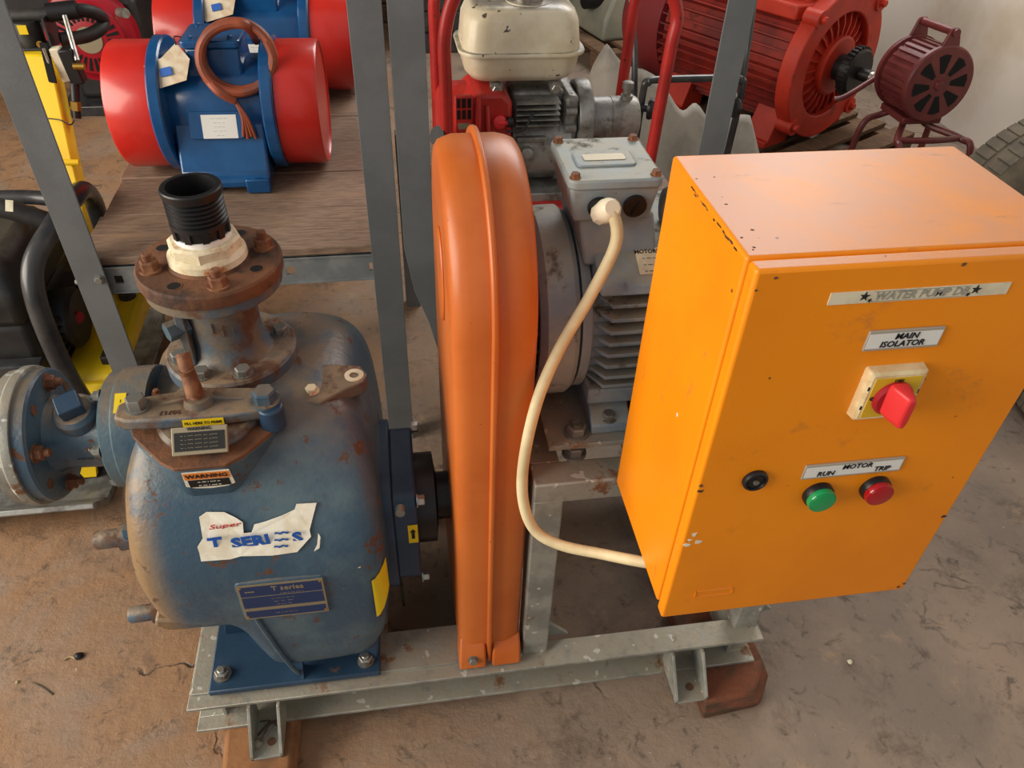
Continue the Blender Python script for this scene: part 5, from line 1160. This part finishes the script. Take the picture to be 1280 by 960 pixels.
# ================================================================ tyres
def tyre(c, ax, R_, w_, label, dish):
    t = thing('tyre', label, 'tyre', (c[0], c[1], c[2] - (R_ if abs(ax[2]) < 0.5 else w_ / 2)))
    c = Vector(c); ax = Vector(ax).normalized(); h = w_ / 2; r0 = R_ * 0.56
    B().lathe([(r0, -h * 0.7), (r0 + 0.01, -h * 0.85), (R_ * 0.80, -h), (R_ * 0.93, -h * 0.9), (R_ * 0.985, -h * 0.7), (R_ * 0.985, h * 0.7), (R_ * 0.93, h * 0.9), (R_ * 0.80, h), (r0 + 0.01, h * 0.85), (r0, h * 0.7), (r0, -h * 0.7)], c, ax, 56).build('carcass', 'tyre', t)
    u, v, n_ = frame(ax)
    for k in range(64):
        a = 2 * PI * k / 64; d = u * math.cos(a) + v * math.sin(a); e = -u * math.sin(a) + v * math.cos(a)
        for s_ in (-1, 1):
            sk = 0.4 * (1 if s_ > 0 else 0)
            aa = a + sk * 2 * PI / 64; d = u * math.cos(aa) + v * math.sin(aa); e = -u * math.sin(aa) + v * math.cos(aa)
            B().prism([(s_ * h * 0.06, R_ * 0.975), (s_ * h * 0.72, R_ * 0.975), (s_ * h * 0.70, R_ * 0.994), (s_ * h * 0.08, R_ * 0.994)], c - e * R_ * 0.040, ax, d, e * R_ * 0.080).build('tread_block', 'tyre', t)
    B().lathe([(r0 + 0.004, -h * 0.6), (r0 + 0.004, h * 0.6), (r0 - 0.012, h * 0.55), (r0 - 0.02, dish), (0.05, dish * 0.5), (0.0, dish * 0.5)], c, ax, 36).build('wheel_rim', 'machine_grey', t)
tyre((2.12, 2.02, 0.36), (0.0, -1, 0), 0.36, 0.21, 'dusty standing tyre between the orange box and the cream wall', 0.02)
tyre((2.10, 1.44, 0.085), (0.0, 0.0, 1), 0.27, 0.17, 'small dusty tyre lying flat on the concrete floor', 0.03)

# ================================================================ canvas and black folding frame
def canvas():
    rnd = random.Random(11); nx, ny = 46, 26
    vs = []; fs = []
    crest = [P(px, py, 2.70) for px, py in ((712, 175), (730, 95), (748, 58), (775, 74), (815, 103), (845, 125), (872, 143), (908, 153), (948, 150), (962, 190))]
    for i in range(nx + 1):
        s_ = i / nx; e = s_ * (len(crest) - 1); k = min(int(e), len(crest) - 2); e -= k
        e = e * e * (3 - 2 * e) if k == 0 else e
        x = crest[k].x + (crest[k + 1].x - crest[k].x) * e; ridge = crest[k].z + (crest[k + 1].z - crest[k].z) * e
        for j in range(ny + 1):
            q = j / ny                                   # 0 front foot, .5 ridge, 1 back foot
            y = 2.48 + 0.44 * q + 0.04 * s_ - 0.05 * math.sin(s_ * 3)
            h = 1 - abs(q - 0.5) * 2
            z = ridge * (h ** 0.8) + 0.004
            fold = math.sin(x * 30 + 2.6 * math.sin(y * 6)) * 0.015 + math.sin(x * 41 + y * 9) * 0.006
            vs.append(V(x + 0.03 * math.sin(y * 14 + x * 3) * h, y + fold * 1.1, max(0.004, z + fold * (0.5 + h) * (1 if h > 0.02 else 0))))
    for i in range(nx):
        for j in range(ny):
            a = i * (ny + 1) + j; fs.append((a, a + 1, a + ny + 2, a + ny + 1))
    o = B().add(vs, fs).build('canvas_sheet', 'cloth', smooth=180)
    m = o.modifiers.new('thick', 'SOLIDIFY'); m.thickness = 0.003
    tag(o, 'crumpled pale grey canvas sheet draped over a heap on the floor', 'canvas')
canvas()
def folding_frame():
    t = thing('folding_frame', 'black tubular folding frame with round knobs in front of the canvas', 'frame', (0.98, 2.35, 0))
    y = 2.36
    a, b = P(806, 100, y), P(930, 100, y); zt = a.z
    B().tube([V(a.x + 0.01, y - 0.02, 0.0), V(a.x, y, zt * 0.5), V(a.x, y, zt - 0.04), V(a.x + 0.012, y, zt - 0.01), V(a.x + 0.045, y, zt), V(b.x - 0.045, y, zt), V(b.x - 0.012, y, zt - 0.01), V(b.x, y, zt - 0.04), V(b.x, y, zt * 0.5), V(b.x + 0.01, y - 0.02, 0.0)], 0.0115, 10, sm=6).build('front_loop', 'black_metal', t)
    for q, s_ in ((a.x - 0.012, 1), (b.x + 0.012, -1)):
        B().tube([V(q, y + 0.02, zt - 0.14), V(q - 0.01 * s_, y + 0.07, zt + 0.06), V(q - 0.03 * s_, y + 0.16, zt + 0.26), V(q - 0.04 * s_, y + 0.24, zt + 0.44)], 0.0105, 10).build('back_bar', 'black_metal', t)
        B().tube([V(q, y + 0.02, zt - 0.14), V(q, y + 0.05, zt * 0.4), V(q, y + 0.08, 0.0)], 0.0105, 10).build('rear_leg', 'black_metal', t)
    for q, s_ in ((a.x, 1), (b.x, -1)):
        B().lathe([(0.012, 0.0), (0.012, 0.02), (0.032, 0.022), (0.034, 0.03), (0.030, 0.040)], (q, y - 0.005, zt - 0.085), V(s_, -0.5, 0), 22).build('round_knob', 'black_plastic', t)
    B().tube([V(a.x - 0.045, y + 0.235, zt + 0.43), V(b.x + 0.045, y + 0.235, zt + 0.43)], 0.0105, 10, sm=1).build('top_bar', 'black_metal', t)
folding_frame()

# ================================================================ things in the shade at the back
pallet('dark pallet at the back carrying a grey gearbox', 1.62, 5.10, 0.25, 1.0, 0.85, 0.13)
def gearbox():
    t = thing('gearbox', 'grey-green finned gearbox on a pallet at the back', 'gearbox', (1.60, 5.12, 0.13), 0.25)
    T = ROOTM[t].inverted(); G = lambda x, y, z: T @ V(x, y, z); R3 = T.to_3x3()
    B().loft([[G(-0.38, -0.30, 0), G(0.36, -0.30, 0), G(0.36, 0.30, 0), G(-0.38, 0.30, 0)], [G(-0.36, -0.28, 0.12), G(0.34, -0.28, 0.12), G(0.34, 0.28, 0.12), G(-0.36, 0.28, 0.12)],
              [G(-0.22, -0.2, 0.36), G(0.30, -0.2, 0.36), G(0.30, 0.2, 0.36), G(-0.22, 0.2, 0.36)]]).build('casing', 'machine_grey', t, bevel=0.02)
    B().lathe([(0.16, 0), (0.17, 0.02), (0.17, 0.3), (0.15, 0.32)], G(0.05, 0.0, 0.48), R3 @ V(1, 0, 0), 32).build('motor_barrel', 'machine_grey', t)
    for k in range(14):
        B().ring(G(0.07 + 0.02 * k, 0, 0.48), R3 @ V(1, 0, 0), 0.195, 0.165, 0.006, 30).build('fin', 'machine_grey', t)
    B().lathe([(0.06, 0), (0.06, 0.12)], G(-0.3, -0.1, 0.2), R3 @ V(-1, 0, 0), 20).build('shaft', 'grease', t)
gearbox()
def crate(x, y, w_, d_, h_, m, label, rz=0.0):
    t = thing('storage_crate', label, 'crate', (x, y, 0), rz)
    T = ROOTM[t].inverted(); G = lambda a, b, c: T @ V(a, b, c)
    def bx(x0, x1, y0, y1, z0, z1, nm):
        vs = [G(a, b, c) for a in (x0, x1) for b in (y0, y1) for c in (z0, z1)]
        B().add(vs, [(0, 1, 3, 2), (4, 6, 7, 5), (0, 4, 5, 1), (2, 3, 7, 6), (0, 2, 6, 4), (1, 5, 7, 3)]).build(nm, m, t, bevel=0.004)
    n = max(2, int(h_ / 0.12))
    bx(-w_ / 2 + 0.02, w_ / 2 - 0.02, -d_ / 2 + 0.02, d_ / 2 - 0.02, 0.0, h_ - 0.03, 'core')
    for k in range(n):
        z0 = 0.005 + (h_ - 0.01) * k / n; z1 = z0 + (h_ - 0.01) / n - 0.012
        bx(-w_ / 2, w_ / 2, -d_ / 2, -d_ / 2 + 0.02, z0, z1, 'slat'); bx(-w_ / 2, w_ / 2, d_ / 2 - 0.02, d_ / 2, z0, z1, 'slat')
        bx(-w_ / 2, -w_ / 2 + 0.02, -d_ / 2, d_ / 2, z0, z1, 'slat'); bx(w_ / 2 - 0.02, w_ / 2, -d_ / 2, d_ / 2, z0, z1, 'slat')
crate(0.55, 5.3, 0.7, 0.6, 0.62, 'black_metal', 'dark slatted crate behind the engine drive')
crate(-0.35, 5.9, 0.8, 0.6, 0.75, 'pallet', 'brown slatted crate at the back behind the vibrator motors', 0.15)
crate(1.75, 6.2, 0.9, 0.6, 0.5, 'pallet', 'low brown slatted crate at the far wall', -0.1)

# ================================================================ litter on the floor
def pebble(px, py, r, m, label, cat, group=None, z=0.0):
    rr = ROT @ V((px - 640) / F, (py - 480) / F, 1.0); c = EYE + rr * ((z - EYE.z) / rr.z)
    rnd = random.Random(int(px * 7 + py)); rings = []
    for k, (h, s_) in enumerate(((0, 0.8), (0.35, 1.0), (0.8, 0.85), (1.15, 0.4))):
        rings.append([c + V(r * s_ * rnd.uniform(0.75, 1.15) * math.cos(2 * PI * j / 8), r * s_ * rnd.uniform(0.75, 1.15) * math.sin(2 * PI * j / 8), r * h * 0.9) for j in range(8)])
    tag(B().loft(rings).build('pebble' if cat == 'pebble' else 'clod', m, smooth=50), label, cat, group)
pebble(99, 821, 0.010, 'grease', 'black lump lying on the orange-brown floor left of the pump', 'pebble')
pebble(322, 931, 0.011, 'machine_grey', 'grey stone chip lying in the lifting lug of the skid', 'pebble', None, 0.0555)
pebble(22, 853, 0.004, 'straw', 'tiny pale crumb near the thin brown twig', 'clod')

pebble(1062, 828, 0.006, 'label_cream', 'pale flake of mortar on the floor below the control box', 'clod')
def twig(pts, r, m, label):
    ps = []
    for px, py in pts:
        rr = ROT @ V((px - 640) / F, (py - 480) / F, 1.0); ps.append(EYE + rr * ((r - EYE.z) / rr.z))
    tag(B().tube(ps, r, 7).build('twig', m), label, 'twig')
twig([(80, 825), (88, 821), (97, 824)], 0.0018, 'straw', 'pale straw sticking out from the black lump')
twig([(40, 853), (52, 858), (66, 868)], 0.0016, 'debris', 'thin brown twig on the orange-brown floor')
def lug_litter():
    for k, (x0, y0, x1, y1) in enumerate(((-0.338, 0.75, -0.30, 0.775), (-0.335, 0.775, -0.295, 0.755), (-0.33, 0.735, -0.305, 0.77))):
        tag(B().tube([V(x0, y0, 0.0575 + 0.003 * k), V((x0 + x1) / 2, (y0 + y1) / 2 + 0.006, 0.062 + 0.003 * k), V(x1, y1, 0.0575 + 0.003 * k)], 0.0022, 7).build('dry_stalk', 'debris'), ('lowest', 'middle', 'topmost')[k] + ' of the dry stalks lodged in the skid lug', 'stalk', 'dry stalks in the lug')
lug_litter()
twig([(499, 718), (503, 735), (505, 757)], 0.003, 'debris', 'dark twig on the shaded floor between pump and guard')
